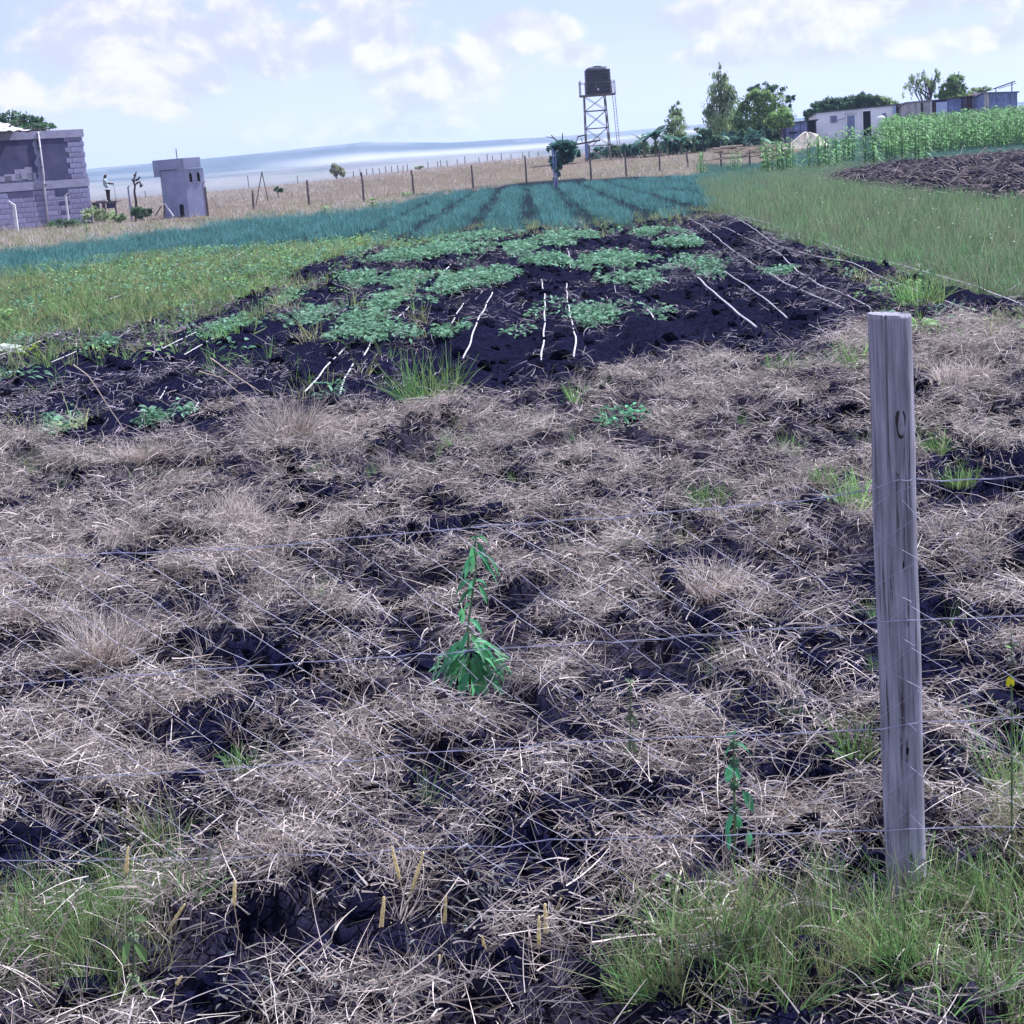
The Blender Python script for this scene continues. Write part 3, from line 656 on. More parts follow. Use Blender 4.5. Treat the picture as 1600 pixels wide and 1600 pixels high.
TUFTS = [(1108, 790, 30, 22, 'bright green grass tuft in the straw left of the post, below the yellowish weed'), (1330, 790, 34, 34, 'green grass tuft touching the left side of the post below its knot'), (1237, 705, 18, 22, 'small grey-green tuft standing alone in brown straw'),
         (1285, 765, 20, 18, 'small yellow-green tuft left of the tuft at the post'), (1462, 700, 18, 22, 'small grass tuft in straw right of the post, level with its knot'), (1500, 765, 30, 18, 'low green tuft behind the top strand right of the post'),
         (1340, 1180, 30, 45, 'green tuft against the left side of the post at the third strand'), (372, 1170, 26, 26, 'dark green tuft in a gap in the straw'), (1440, 470, 46, 24, 'bright green grass tuft beside the white line behind the post'),
         (670, 600, 60, 42, 'broad dark green grass clump between brown straw and black soil'), (1235, 575, 46, 18, 'green tufts where the black soil meets the brown bank'), (1335, 560, 34, 26, 'thin green tuft just left of the post top'), (500, 740, 20, 10, 'tiny blue-green tuft below the tall pale tussock'),
         (1300, 300, 0, 0, ''), (905, 620, 14, 20, 'single spiky green tuft at the near edge of the black soil')]
for i, (x, y, rx, ry, lb) in enumerate(TUFTS):
    if not rx: continue
    p = G(x, y + ry * .7); sc_px = p.y / FPX; mb = MB(); R_ = rx * sc_px; hh = max(.06, ry * 2.2 * sc_px)
    for k in range(int(60 + 9 * R_ * 100 * .5)):
        a = rnd.uniform(0, 6.28); r = R_ * math.sqrt(rnd.random()) * .8; t = abs(rnd.gauss(0, .4))
        strand(mb, (r * math.cos(a), r * math.sin(a), 0), (math.sin(t) * math.cos(a), math.sin(t) * math.sin(a), math.cos(t)), hh * rnd.uniform(.4, 1.1), .005 + .0004 * p.y, rnd.uniform(.1, .8), rnd.random(), 4)
    o = obj('grass_tuft', mb.mesh('grass_tuft', m_green), None, p); tag(o, lb, 'grass tuft', 'green tufts in the straw')
# tall tussocks of dead grass
for (x, y, h, r, lb) in ((450, 705, .42, .22, 'tall pale tussock of dead grass leaning at the edge of the black soil'), (220, 735, .16, .3, 'low pinkish tussock left of the tall pale one'), (1500, 610, .2, .35, 'brown tussock bank right of the post'), (1075, 622, .22, .45, 'low brown tussock on the bank in front of the black soil'),
                         (1120, 925, .20, .18, 'rounded straw tussock drooping over a dark hollow left of the post'), (160, 1050, .28, .16, 'tangled grey straw tussock at left, behind the second strand'), (370, 830, .2, .18, 'straw tussock leaning left of the pair of black clods')):
    p = G(x, y); mb = MB()
    for k in range(900 if h > .3 else 520):
        a = rnd.uniform(0, 6.28); q = r * math.sqrt(rnd.random()) * .6; t = abs(rnd.gauss(0, .55))
        strand(mb, (q * math.cos(a), q * math.sin(a), 0), (math.sin(t) * math.cos(a) + .1, math.sin(t) * math.sin(a), math.cos(t)), h * rnd.uniform(.5, 1.2), .0022 + .0002 * p.y, rnd.uniform(.2, 1.4), rnd.random(), 5)
    tag(obj('dry_tussock', mb.mesh('dry_tussock', m_straw), None, p), lb, 'tussock', 'tussocks of dead grass')

# stems with ripe ears
EARS = [((600, 1401), (594, 1472), 'upright yellow ear, leftmost of the middle group'), ((612, 1322), (625, 1375), 'thin ear tilting left above the middle group'), ((662, 1331), (641, 1400), 'long ear tilting right beside the thin one'),
        ((697, 1400), (692, 1469), 'pale curved ear standing between the tilted ear and the triple ears'), ((686, 1492), (694, 1548), 'short yellow ear near the lower edge, below the pale curved ear'), ((754, 1462), (759, 1497), 'tiny grey ear leaning left by the lower edge'),
        ((756, 1522), (745, 1550), 'tiny ear leaning right by the lower edge'), ((795, 1500), (791, 1562), 'straight lone ear by the lower edge under the triple ears'), ((852, 1412), (853, 1487), 'thickest ear, middle of the triple ears'),
        ((842, 1431), (842, 1484), 'short ear, left one of the triple ears'), ((877, 1403), (859, 1450), 'curved ear, right one of the triple ears'), ((671, 1562), (677, 1604), 'ear cut by the lower edge of the picture'),
        ((367, 1375), (366, 1416), 'short yellow ear alone over the straw at left'), ((200, 1323), (197, 1369), 'yellow ear rising from the mixed grass at lower left'), ((289, 1412), (261, 1456), 'slanting ear right of the mixed grass'), ((284, 1525), (275, 1541), 'tiny ear above the cracked soil at lower left'),
        ((1211, 1482), (1222, 1551), 'yellow ear in the green grass, left one of a close pair'), ((1220, 1478), (1230, 1547), 'yellow ear in the green grass, right one of a close pair'), ((1037, 1510), (1025, 1571), 'pale ear at the left end of the green grass')]
m_ear = mat('ear', (.80, .70, .40), .25, 160, .8, bump=.6, bscale=400, dist=.002, trans=.45)
for i, (a, b, lb) in enumerate(EARS):
    D = rnd.uniform(3.62, 3.74) if b[1] > 1480 else rnd.uniform(3.72, 3.95)
    A, B = at(*a, D), at(*b, D); d = (B - A); low = B + Vector((d.x * 2 * min(1, B.z / max(.05, -d.z) / 3), rnd.uniform(-.05, .05), 0)); low.z = H(low.x, low.y) - .01
    root = empty('seed_stem', low); tag(root, lb, 'seed stem', 'dry stems with ripe ears in front of the netting')
    wd = .0068 if i in (8, 16, 17, 0) else .0052
    mid = A.lerp(B, .5) + Vector((rnd.uniform(-.003, .003), 0, 0)); mb = MB(); pts = [B.lerp(A, t) + (Vector((rnd.gauss(0, .0006), 0, 0))) for t in np.linspace(0, 1, 14)]
    mb.tube([p - low for p in pts], [wd * min(1, .45 + 3 * t) * (1 - .55 * t ** 3) * rnd.uniform(.85, 1.1) for t in np.linspace(0, 1, 14)], 7); part('seed_head', mb, m_ear, root, True)
    st = MB(); st.tube([Vector((0, 0, 0)), (B - low) * .5 + Vector((rnd.gauss(0, .006), 0, 0)), B - low], [.0014, .0012, .001], 4); part('stem', st, m_straw_pale, root)
STEMS = [([(125, 1387), (104, 1430), (75, 1497), (66, 1560), (61, 1640)], 3.72, .0035, 'bleached stem with a ragged white tip in the lower left corner'),
         ([(1210, 1313), (1267, 1368), (1340, 1474), (1400, 1560)], 3.80, .0028, 'long pale stalk slanting across the green grass left of the post'),
         ([(1021, 1549), (982, 1580), (950, 1610)], 3.66, .0035, 'thick pale straw lying at the lower edge left of the green grass'),
         ([(1015, 1287), (1009, 1348)], 4.2, .0045, 'short thick straw stub standing in the dark hollow'),
         ([(1450, 1362), (1500, 1390), (1545, 1420)], 3.8, .003, 'pale stalk leaning away right of the post foot'),
         ([(225, 640), (232, 800), (222, 980), (228, 1100)], 4.3, .0016, 'thin upright pale stalk crossing the straw at far left'),
         ([(1190, 1060), (1172, 1240), (1162, 1420), (1158, 1560)], 3.7, .0016, 'thin upright pale stalk right of the balled green weed'),
         ([(410, 615), (350, 575), (330, 560)], 11.5, .006, 'long dry stalk slanting over the black soil at left'), ([(195, 675), (140, 590), (115, 570)], 11.0, .006, 'dry stalk reaching up over the black soil near the left edge'), ([(405, 640), (345, 590), (310, 580)], 11.3, .005, 'dry stalk close beside the long slanting one')]
for pts, D, r, lb in STEMS:
    W = [at(x, y, D) for x, y in pts]; W[-1].z = min(W[-1].z, H(W[-1].x, W[-1].y)) if D < 5 else W[-1].z; mb = MB(); o0 = W[-1].copy(); sm = []
    for a, b in zip(W[:-1], W[1:]): sm += [a.lerp(b, k / 5) for k in range(5)]
    sm.append(W[-1]); mb.tube([p - o0 + Vector((rnd.gauss(0, r * .5), 0, 0)) for p in sm], [r * (.45 + .55 * i / len(sm)) for i in range(len(sm))], 5)
    tag(obj('dry_stalk', mb.mesh('dry_stalk', m_straw_pale), None, o0), lb, 'dry stalk', 'single dry stalks')

# leafy weeds close to the fence
def weed_root(x, y, D, lb, name='tall_weed'):
    p = at(x, y, D) if D else G(x, y); p.z = H(p.x, p.y) - .01; r = empty(name, p); tag(r, lb, 'weed'); return r, p
def stemparts(root, p, pts, r0, m):
    mb = MB(); W = [q - p for q in pts]; mb.tube(W, [r0 * (1 - .6 * i / (len(W) - 1)) for i in range(len(W))], 6); part('stem', mb, m, root, True)
m_stem = mat('green_stem', (.12, .18, .08), .2, 20)
r_, p = weed_root(736, 1108, None, 'tall bright green weed with drooping lance leaves, alone in the middle of the straw'); D = p.y
spine = [at(x, y, D) for x, y in ((736, 1100), (733, 1040), (731, 980), (738, 930), (744, 890), (742, 850), (746, 832))]; spine[0] = p.copy(); stemparts(r_, p, spine, .006, m_stem)
k = D / FPX
def wl(x, y, dx, dy, L, W, droop, m=m_leafbright, root=None, pp=None, D_=None):
    mb = MB(); q = at(x, y, D_ or D) - (pp or p); q.y += rnd.uniform(-.02, .02); v = Vector((dx, rnd.uniform(-.5, .5), -dy)).normalized(); kk = (D_ or D) / FPX
    mb.leaf(q, v, (0, -.6, .8), L * kk, W * kk, droop, rnd.random()); part('leaf', mb, m, root or r_)
m_leafl2 = mat('weed_mid', (.11, .34, .13), .25, 20, .6, attr=(.6, 1.4), trans=.45)
for (x, y, dx, dy, L, W, dr) in ((744, 842, -.3, -.4, 26, 12, .6), (744, 840, .5, -.2, 34, 12, .9), (740, 850, -.15, .9, 50, 18, .2), (746, 848, .3, .9, 56, 18, .2), (742, 860, .6, .5, 60, 14, .7), (740, 868, -.8, .5, 44, 16, .8),
        (738, 872, -.5, .8, 36, 15, .4), (762, 868, .6, .9, 40, 12, .5), (736, 905, -.9, -.1, 40, 13, .7), (740, 905, -.4, .9, 34, 14, .3), (742, 905, .9, .0, 34, 14, .9), (748, 915, .5, .9, 30, 14, .5), (738, 918, -.9, .4, 36, 12, .5), (735, 945, -.8, .3, 26, 20, .9),
        (722, 950, -.1, 1, 32, 18, .1), (734, 965, .7, .2, 34, 14, .7), (732, 985, -.5, .8, 42, 14, .3), (735, 990, .5, .8, 40, 13, .3), (733, 1000, .9, .3, 34, 12, .8), (728, 1012, -.9, .0, 58, 16, .6), (735, 1015, .9, -.1, 60, 16, .7), (730, 1022, -1, .2, 62, 18, .7), (738, 1025, 1, .1, 66, 18, .6),
        (733, 1030, -.5, .8, 50, 22, .3), (735, 1030, .4, .9, 62, 24, .2), (738, 1030, .1, 1, 66, 24, .1), (728, 1030, -.8, .6, 52, 18, .5), (740, 1032, .8, .6, 56, 18, .5), (733, 1048, -.6, .8, 40, 20, .3), (738, 1050, .6, .8, 44, 20, .3), (735, 1060, 0, 1, 44, 20, .1), (724, 1020, -.9, .3, 70, 14, .5), (742, 1018, .95, .25, 70, 14, .5), (744, 1046, .9, .5, 46, 16, .4)):
    wl(x, y, dx, dy, L * .9, W * .68, dr, m_leafbright if rnd.random() < .6 else m_leafl2)
m_leaflight = mat('weed_light', (.23, .46, .25), .25, 20, .6, attr=(.6, 1.4), trans=.45)
for i_ in range(84):
    t_ = rnd.random(); y = 1000 + 55 * t_ if i_ < 85 else rnd.uniform(835, 985); sx = rnd.choice((-1, 1)); wd_ = 54 * (1 - abs(t_ - .6)) if i_ < 85 else 8
    wl(736 + sx * rnd.uniform(0, wd_), y, sx * rnd.uniform(.4, 1), rnd.uniform(-.3, .9), rnd.uniform(20, 38), rnd.uniform(5, 9), rnd.uniform(.3, 1.1), m_leaflight if i_ % 3 else m_leafbright)
def balled(x, ys, ytop, ybase, D_, lb, leaves, mball, mleaf, rad=12):
    rt2, pp = weed_root(x, ybase, D_, lb, 'ball_flowered_weed'); kk = D_ / FPX
    sp = [pp.copy()] + [at(x + rnd.uniform(-2, 2), y, D_) for y in sorted(ys, reverse=True)] + [at(x, ytop, D_)]; stemparts(rt2, pp, sp, .0028 if x > 1500 else .004, m_stem)
    for i, y in enumerate(ys):
        mb = MB(); c = at(x, y, D_) - pp; r = rad * kk * (1 - .12 * (i == 0))
        for q in range(150):
            v = Vector((rnd.gauss(0, 1), rnd.gauss(0, 1), rnd.gauss(0, .8))).normalized(); mb.leaf(c + v * r * .45, v, (0, 0, 1), r * .62, r * .3, 0, rnd.random())
        mb.blob(c, (r * .7, r * .7, r * .6), 8, 6, .4); part('flower_ball', mb, mball, rt2)
    for (lx, ly, dx, dy, L, W, dr) in leaves: wl(lx, ly, dx, dy, L, W, dr, mleaf, rt2, pp, D_)
m_ball = mat('ball_green', (.10, .17, .10), .3, 60, attr=(.5, 1.5)); m_ballb = mat('ball_grey', (.20, .20, .16), .3, 60, attr=(.5, 1.4))
balled(985, [1082, 1110, 1150, 1205], 1064, 1262, 4.8, 'withering grey-green weed with stacked round whorls, left of the greener one', [(985, 1068, -.5, -.6, 14, 6, .2), (985, 1070, .5, -.5, 14, 6, .3), (985, 1112, -.6, .9, 22, 8, .3), (985, 1115, .6, .9, 24, 8, .3), (985, 1152, .3, 1, 40, 10, 0), (984, 1155, -.2, 1, 36, 10, 0), (985, 1205, -.4, 1, 28, 10, .1), (986, 1205, .4, 1, 28, 10, .1)], m_ballb, mat('leaf_wither', (.17, .22, .13), .3, 20, attr=(.6, 1.4), trans=.3), 7)
balled(1147, [1163, 1192, 1228, 1266], 1143, 1440, 4.1, 'green weed with round whorls up its stem, between the grey weed and the post', [(1146, 1150, -.8, -.3, 22, 6, .8), (1146, 1150, .5, -.8, 14, 5, .3), (1148, 1165, -.9, .5, 26, 7, .7), (1148, 1165, .9, -.1, 34, 9, .8), (1146, 1196, -.3, 1, 38, 16, 0), (1147, 1200, .4, 1, 36, 14, 0), (1160, 1234, .5, .9, 34, 18, .3), (1146, 1270, -.4, 1, 46, 10, 0), (1150, 1270, .15, 1, 34, 14, 0), (1140, 1300, -.1, 1, 34, 9, 0), (1172, 1303, .0, 1, 32, 13, .1), (1150, 1272, .5, .8, 26, 8, .4)], m_ball, m_leafbright, 9.5)
balled(208, [1465, 1530], 1432, 1640, 3.70, 'pale green weed with two round whorls rising in the lower left corner', [(212, 1432, .9, -.1, 24, 16, .4), (208, 1432, -.3, -.5, 8, 5, .2), (205, 1470, -.6, .8, 34, 18, .6), (212, 1470, .5, .8, 34, 18, .5), (203, 1535, -.4, .9, 44, 20, .2), (212, 1535, .6, .4, 30, 10, .9), (232, 1550, .3, 1, 34, 12, 0), (212, 1575, .4, .8, 36, 18, .3), (205, 1575, -.2, 1, 30, 16, .2)], mat('ball_pale', (.26, .34, .20), .3, 60, attr=(.5, 1.4)), m_weed, 11)
balled(1580, [1008, 1036, 1102], 985, 1330, 3.9, 'dry grey weed with round whorls at the right edge, one yellow floret on it', [(1578, 1010, -.7, -.5, 16, 5, .3), (1580, 1010, .6, -.4, 16, 5, .3), (1578, 1060, -.2, 1, 18, 3, 0)], m_ballb, m_weed, 8)
mb = MB(); q = at(1578, 1062, 3.9)
for i_ in range(7): mb.leaf(Vector((rnd.uniform(-.004, .004), 0, .008)), (rnd.uniform(-.3, .3), rnd.uniform(-.3, .1), -1), (0, -1, 0), .026, .009, 0)
tag(obj('yellow_flower', mb.mesh('yellow_flower', mat('petal_yellow', (.75, .68, .02), .1, 20)), None, q), 'small hanging yellow flower on the dry grey weed at the right edge', 'flower')
for (x, y, n_, L, sp_, hh, m_, lb) in ((1046, 1395, 26, 22, 22, 60, m_weed, 'small leafy grey-green seedling left of the ball-flowered weed foot'), (1150, 1400, 14, 18, 14, 20, m_leafmid, 'tiny yellow-green leaves at the foot of the ball-flowered weed'), (975, 672, 90, 15, 40, 26, m_leafbright, 'bright green leafy weed standing out on the brown bank'),
        (515, 630, 40, 14, 18, 26, m_bean, 'small blue-green weed at the near end of two short pipes'), (42, 555, 18, 16, 16, 16, mat('leaf_lime', (.25, .36, .03), .2, 20, attr=(.7, 1.3), trans=.4), 'lime yellow leafy weed at the left edge'), (1438, 528, 16, 40, 8, 14, m_green, 'broad-bladed green seedling just behind the post'),
        (112, 672, 50, 16, 26, 20, m_leafgrey, 'grey spiky weed on dark ground near the left edge'), (15, 600, 60, 14, 60, 14, m_bean, 'flat green weed patch at the left edge'), (108, 1560, 10, 12, 14, 6, m_weed, 'few small leaves on cracked soil at the left'), (360, 1585, 0, 0, 0, 0, None, '')):
    if not n_: continue
    p_ = G(x, y); kk = p_.y / FPX; mb = MB()
    for i_ in range(n_):
        a = rnd.uniform(0, 6.28); r2 = sp_ * kk * math.sqrt(rnd.random()); mb.leaf((r2 * math.cos(a), r2 * math.sin(a), rnd.uniform(0, hh) * kk), (math.cos(a), math.sin(a), rnd.uniform(-.2, 1)), (rnd.gauss(0, .5), rnd.gauss(0, .5), 1), L * kk, L * .4 * kk, .3, rnd.random())
    if hh > 30: mb.tube([(0, 0, 0), (0, 0, hh * kk)], .003, 5)
    tag(obj('leafy_weed', mb.mesh('leafy_weed', m_), None, p_), lb, 'weed')
# grey-green litter on the cracked soil
mb = MB()
for i_ in range(240):
    x, y = (rnd.gauss(470, 70), rnd.gauss(1560, 20)) if i_ % 2 else (rnd.gauss(745, 40), rnd.gauss(1440, 30))
    g = G(x, y, .006); a = rnd.uniform(0, 6.28); mb.leaf(g, (math.cos(a), math.sin(a), rnd.uniform(0, .4)), (0, 0, 1), rnd.uniform(.015, .045), .007, .3, rnd.random())
tag(obj('fallen_leaves', mb.mesh('fallen_leaves', mat('leaf_litter', (.13, .15, .14), .3, 20, attr=(.5, 1.3)))), 'grey-green leaf litter on the cracked soil', None, kind='stuff')
# pale sheet at the left edge
mb = MB(); g = G(8, 556); nx = 8; vs = [(.28 * (i / nx - .5) * 2, .16 * (j / nx - .5) * 2, .10 * (1 - ((i / nx - .5) ** 2 + (j / nx - .5) ** 2) * 3) + rnd.uniform(-.015, .015)) for j in range(nx + 1) for i in range(nx + 1)]
mb.add(vs, [(j * (nx + 1) + i, j * (nx + 1) + i + 1, (j + 1) * (nx + 1) + i + 1, (j + 1) * (nx + 1) + i) for j in range(nx) for i in range(nx)])
tag(obj('plastic_sheet', mb.mesh('plastic_sheet', mat('plastic_sheet', (.45, .50, .42), .1, 8, .4), True), None, g), 'crumpled whitish plastic sheet beside the lime yellow weed', 'plastic sheet')

# ------------------------------------------------------------------ irrigation pipes
PIPES = [([(1091, 443), (1138, 490), (1182, 527)], .017, 'thick white pipe lying alone on bare black soil right of the middle bean patch'), ([(846, 443), (852, 470), (851, 520), (849, 545), (846, 570)], .014, 'white pipe running straight towards the camera under the left end of the middle bean patch'),
 ([(885, 443), (887, 475), (893, 510), (900, 535), (898, 568)], .014, 'white pipe parallel to the straight one, crossing under the middle bean patch'), ([(770, 465), (745, 515), (736, 545), (725, 572)], .013, 'long white pipe leaning left of the straight pipes'), ([(724, 475), (702, 512)], .011, 'short white pipe left of the long leaning one'),
 ([(640, 487), (620, 508)], .011, 'short pipe stub right of a big bean patch'), ([(540, 540), (510, 570), (475, 610)], .012, 'curved pale pipe ending at the straw, left one of two'), ([(580, 543), (570, 565)], .012, 'very short pipe stub right of the curved pale pipe'), ([(553, 578), (541, 600), (532, 630)], .012, 'pale bent pipe ending at the straw, right one of two'),
 ([(1068, 340), (1119, 374), (1145, 392), (1187, 420), (1211, 437), (1229, 450), (1250, 458), (1320, 487)], .012, 'long white line, innermost of the four long ones at the right edge of the soil'), ([(1103, 345), (1141, 359), (1190, 390), (1218, 406), (1246, 429), (1281, 448), (1320, 462), (1360, 483)], .011, 'long white line ending behind the post top'),
 ([(1133, 336), (1180, 364), (1215, 385), (1264, 399), (1334, 416), (1369, 432), (1446, 460), (1558, 499)], .011, 'long white line passing just behind the post top to the right'), ([(1152, 338), (1204, 353), (1285, 383), (1341, 404), (1421, 423), (1530, 455), (1600, 492), (1680, 520)], .011, 'outermost long white line along the foot of the tall grass'),
 ([(1131, 429), (1169, 453), (1211, 483), (1229, 500)], .012, 'broken-looking white pipe right of the thick one'), ([(1264, 513), (1316, 539)], .006, 'thin pale line ending near the post'), ([(240, 557), (287, 535), (307, 525)], .010, 'pale pipe in the soil at left, longer of two side by side'), ([(287, 550), (330, 527), (362, 514)], .010, 'pale pipe in the soil at left, second of two side by side'),
 ([(216, 432), (255, 421), (288, 412)], .014, 'grey pipe lying in the left green weeds, nearer one'), ([(340, 416), (380, 400)], .014, 'grey pipe lying in the left green weeds, farther one'), ([(0, 564), (48, 548), (100, 526)], .009, 'pale pipe between weeds and soil at the left edge'), ([(172, 474), (196, 465)], .012, 'small pipe stub at a bare spot in the left weeds'),
 ([(81, 577), (128, 556)], .008, 'thin pipe close to the left edge of the soil'), ([(172, 542), (208, 520)], .008, 'thin pipe above the small blue-green plants at left'), ([(885, 384), (890, 400), (891, 424)], .016, 'short white pipe in the rows beyond the straight pipes'), ([(705, 417), (690, 437)], .015, 'white pipe stub between two bean patches'),
 ([(1011, 491), (1024, 508)], .014, 'short white pipe sticking out of the right end of the middle bean patch'), ([(262, 612), (250, 634)], .007, 'thin white pipe tip in the dark soil at left'), ([(310, 626), (296, 644)], .009, 'short white pipe tip at the straw edge at left'), ([(960, 415), (962, 465)], .005, 'hair-thin pale line right of the straight pipes')]
for pts, r, lb in PIPES:
    W = [G(x, y) for x, y in pts]; sm = []
    for a, b in zip(W[:-1], W[1:]):
        n_ = max(2, int((b - a).length / .12)); sm += [a.lerp(b, k_ / n_) for k_ in range(n_)]
    sm.append(W[-1]); o0 = sm[0].copy(); zz = [H(q.x, q.y) for q in sm]; zs = [sum(zz[max(0, i - 9):i + 10]) / len(zz[max(0, i - 9):i + 10]) for i in range(len(zz))]
    mb = MB(); mb.tube([Vector((q.x + .006 * math.sin(i * .37), q.y, z + r + (.035 if o0.x > 2.2 else .008))) - o0 for i, (q, z) in enumerate(zip(sm, zs))], r * .68, 7)
    tag(obj('irrigation_pipe', mb.mesh('irrigation_pipe', m_pipe, True), None, o0), lb, 'pipe', 'white irrigation pipes laid on the black soil')
# ------------------------------------------------------------------ bean patches (one mesh each)
BEANS = [(940, 488, 92, 20, 'dense bean patch draped over both straight white pipes'), (755, 440, 58, 20, 'bean patch at the far end of the long leaning pipe'), (815, 384, 55, 18, 'bright bean patch at the edge of the onions'), (885, 368, 48, 12, 'dull bean patch against the onions, right of the bright one'), (960, 405, 62, 20, 'bean patch right of the short pipe in the rows'),
 (985, 440, 44, 14, 'low bean patch behind the dense middle one'), (1085, 413, 58, 18, 'bean patch beyond the thick lone pipe'), (1215, 425, 38, 10, 'bean patch crossed by two long white lines'), (640, 432, 80, 24, 'large bean patch left of the white pipe stub'), (612, 466, 52, 20, 'bean patch in front of the large one'), (560, 505, 46, 18, 'bean patch left of the short pipe stub'),
 (590, 535, 55, 18, 'nearest bean patch, just above the bent pipes'), (485, 488, 58, 20, 'wide bean patch at the centre left'), (448, 460, 30, 13, 'small round bean patch next to a dark furrow'), (700, 390, 44, 15, 'bean patch near the onions, left of the bright one'), (640, 400, 55, 15, 'long thin bean patch along the far soil'), (705, 520, 34, 10, 'small bean patch beside the long leaning pipe'),
 (365, 510, 66, 16, 'long bean patch at left in the black soil'), (740, 372, 50, 10, 'thin bean patch under the onion edge'), (1015, 362, 36, 9, 'small bean patch on the far right soil'), (560, 430, 34, 14, 'bean patch at a dark gap, left of the large one'), (248, 655, 46, 15, 'bean patch at the near left where straw begins'), (155, 548, 22, 8, 'tiny bean clump between two thin pipes'),
 (98, 662, 26, 15, 'dark clump beside the grey spiky weed'), (700, 448, 26, 12, 'small bean patch between two larger ones'), (500, 395, 70, 10, 'sparse bean row at the far left soil'), (1060, 385, 34, 9, 'sparse bean patch beside the far long line'), (850, 410, 34, 9, 'faint bean patch between the straight pipes and the rows')]
for x, y, rx, ry, lb in BEANS:
    c = G(x, y + ry * .3); kk = c.y / FPX; RX = rx * kk * .88; RY = min(1.5, max(.18, ry * kk * c.y / EYE * .68)); mb = MB(); area = RX * RY * 3.14
    nleaf = int(min(2600, max(260, area * 700))); Lf = .055 + .0020 * c.y
    cl = [(rnd.gauss(0, .55), rnd.gauss(0, .55), rnd.uniform(.22, .42)) for _ in range(max(5, int(area * 14)))]
    for i_ in range(nleaf):
        q = cl[i_ % len(cl)]; a = rnd.uniform(0, 6.28); r2 = q[2] * math.sqrt(rnd.random()); u_, v_ = q[0] + r2 * math.cos(a), q[1] + r2 * math.sin(a)
        gx, gy = c.x + u_ * RX, c.y + v_ * RY
        zz = .03 + rnd.uniform(.2, 1) * .17 * max(.2, 1 - r2 / q[2])
        mb.leaf((gx - c.x, gy - c.y, zz), (math.cos(a), math.sin(a), rnd.uniform(-.2, .9)), (rnd.gauss(0, .6), rnd.gauss(0, .6), 1), Lf * rnd.uniform(.7, 1.3), Lf * .42, .3, rnd.random())
    tag(obj('bean_patch', mb.mesh('bean_patch', m_bean), None, c), lb, 'bean patch', 'bean patches on the black soil')

# ------------------------------------------------------------------ field vegetation
V_sprig = [sprig(16, .075, m_weed, 'weed_sprig', .45, .13, .14) for _ in range(2)] + [sprig(14, .075, m_bean, 'weed_sprig', .45, .12, .14) for _ in range(2)]
V_fg = [tuft(16, .22, .5, .009, m_olive, 'field_tuft', .8, .10, 3) for _ in range(3)]
V_fgg = [tuft(16, .2, .5, .009, m_green, 'field_tuft', .8, .10, 3) for _ in range(2)]
V_on = [tuft(26, .32, .26, .013, m_onion, 'onion_tuft', .35, .20, 3) for _ in range(4)]
V_gr = [tuft(30, .42, .35, .010, mat('grass_field', (.19, .28, .125), .3, 4, .7, attr=(.5, 1.5), inst=.3, trans=.4, col2=(.23, .23, .165)), 'tall_grass', .6, .22, 3) for _ in range(3)] + [tuft(26, .38, .35, .010, mat('grass_mid', (.14, .27, .11), .3, 4, .7, attr=(.6, 1.4), inst=.3, trans=.4), 'tall_grass', .6, .22, 3) for _ in range(2)]
V_dead = [tuft(20, .25, .7, .008, m_straw, 'dead_tuft', .9, .14, 3) for _ in range(3)]
def k_w(px, py, X, Y):
    px = px + (fbm(X * .8, Y * .5, 3, 520) - .5) * 220; py = py + (fbm(X * .9, Y * .6, 3, 521) - .5) * 50
    return ((rng.random(px.shape) < .04) & (px < 700) & ~inpoly(px, py, P_STRAW) & ~inpoly(px, py, P_GRASS) & ~inpoly(px, py, P_ONION) | inpoly(px, py, P_WEEDS) | (inpoly(px, py, [(-900, 640), (0, 548), (90, 528), (190, 520), (300, 490), (480, 430), (520, 460), (330, 540), (0, 600)]) & (rng.random(px.shape) < .35))) * S((fbm(X * 1.1, Y * 1.1, 3, 120) - .28) / .16)
P, px, py = wedge(13, 48, 26, k_w, 21); n = len(P); yel = S((py - 480) / -60) * (px > 60); vid = np.where(rng.random(n) < .12 + .4 * yel, rng.integers(4, 9, n), rng.integers(0, 4, n))
scatter('field_weeds', P, rots(n), scl3(n, .8, 1.6), vid, V_sprig + V_fg + V_fgg, 'low green weeds covering the field at left')
def k_o(px, py, X, Y):
    u = (X - .023 * Y) / 1.7; fr = np.abs(u - np.floor(u) - .5) * 2; row = np.where(X > -4.0, S((.62 - fr) / .14), S((.85 - fr) / .12))
    edge = fbm(X * .4, Y * .4, 3, 130)
    return inpoly(px + (fbm(X * .6, Y * .3, 3, 131) - .5) * 70 + rng.normal(0, 1, px.shape) * np.interp(px, [1000, 1150], [10, 34]), py + (edge - .5) * 22 + rng.normal(0, 2.5, px.shape), P_ONION) * (.06 + .94 * row) * np.where((px > 980) & (py > 320), .35, 1)
P, px, py = wedge(36, 112, 8.5, k_o, 20); n = len(P); scatter('onion_crop', P, rots(n, .08), scl3(n, .7, 1.15), rng.integers(0, 4, n), V_on, 'blue-green onion crop growing in long rows')
def k_sg(px, py, X, Y): return inpoly(px, py, [(640, 372), (760, 350), (900, 345), (1100, 325), (1130, 345), (1000, 365), (900, 372), (760, 378)]) * .8
P, px, py = wedge(36, 75, 4, k_sg, 12); n = len(P); scatter('row_end_weeds', P, rots(n), scl3(n, .7, 1.3), rng.integers(0, 5, n), V_fg + V_fgg, 'green weeds at the near end of the onion rows')
def k_g(px, py, X, Y): return ~inpoly(px, py, P_PLOUGH) * (inpoly(px, py + (fbm(X * .5, Y * .5, 3, 140) - .5) * 26, P_GRASS)) * (.55 + .45 * S((fbm(X * .5, Y * .5, 3, 141) - .3) / .2))
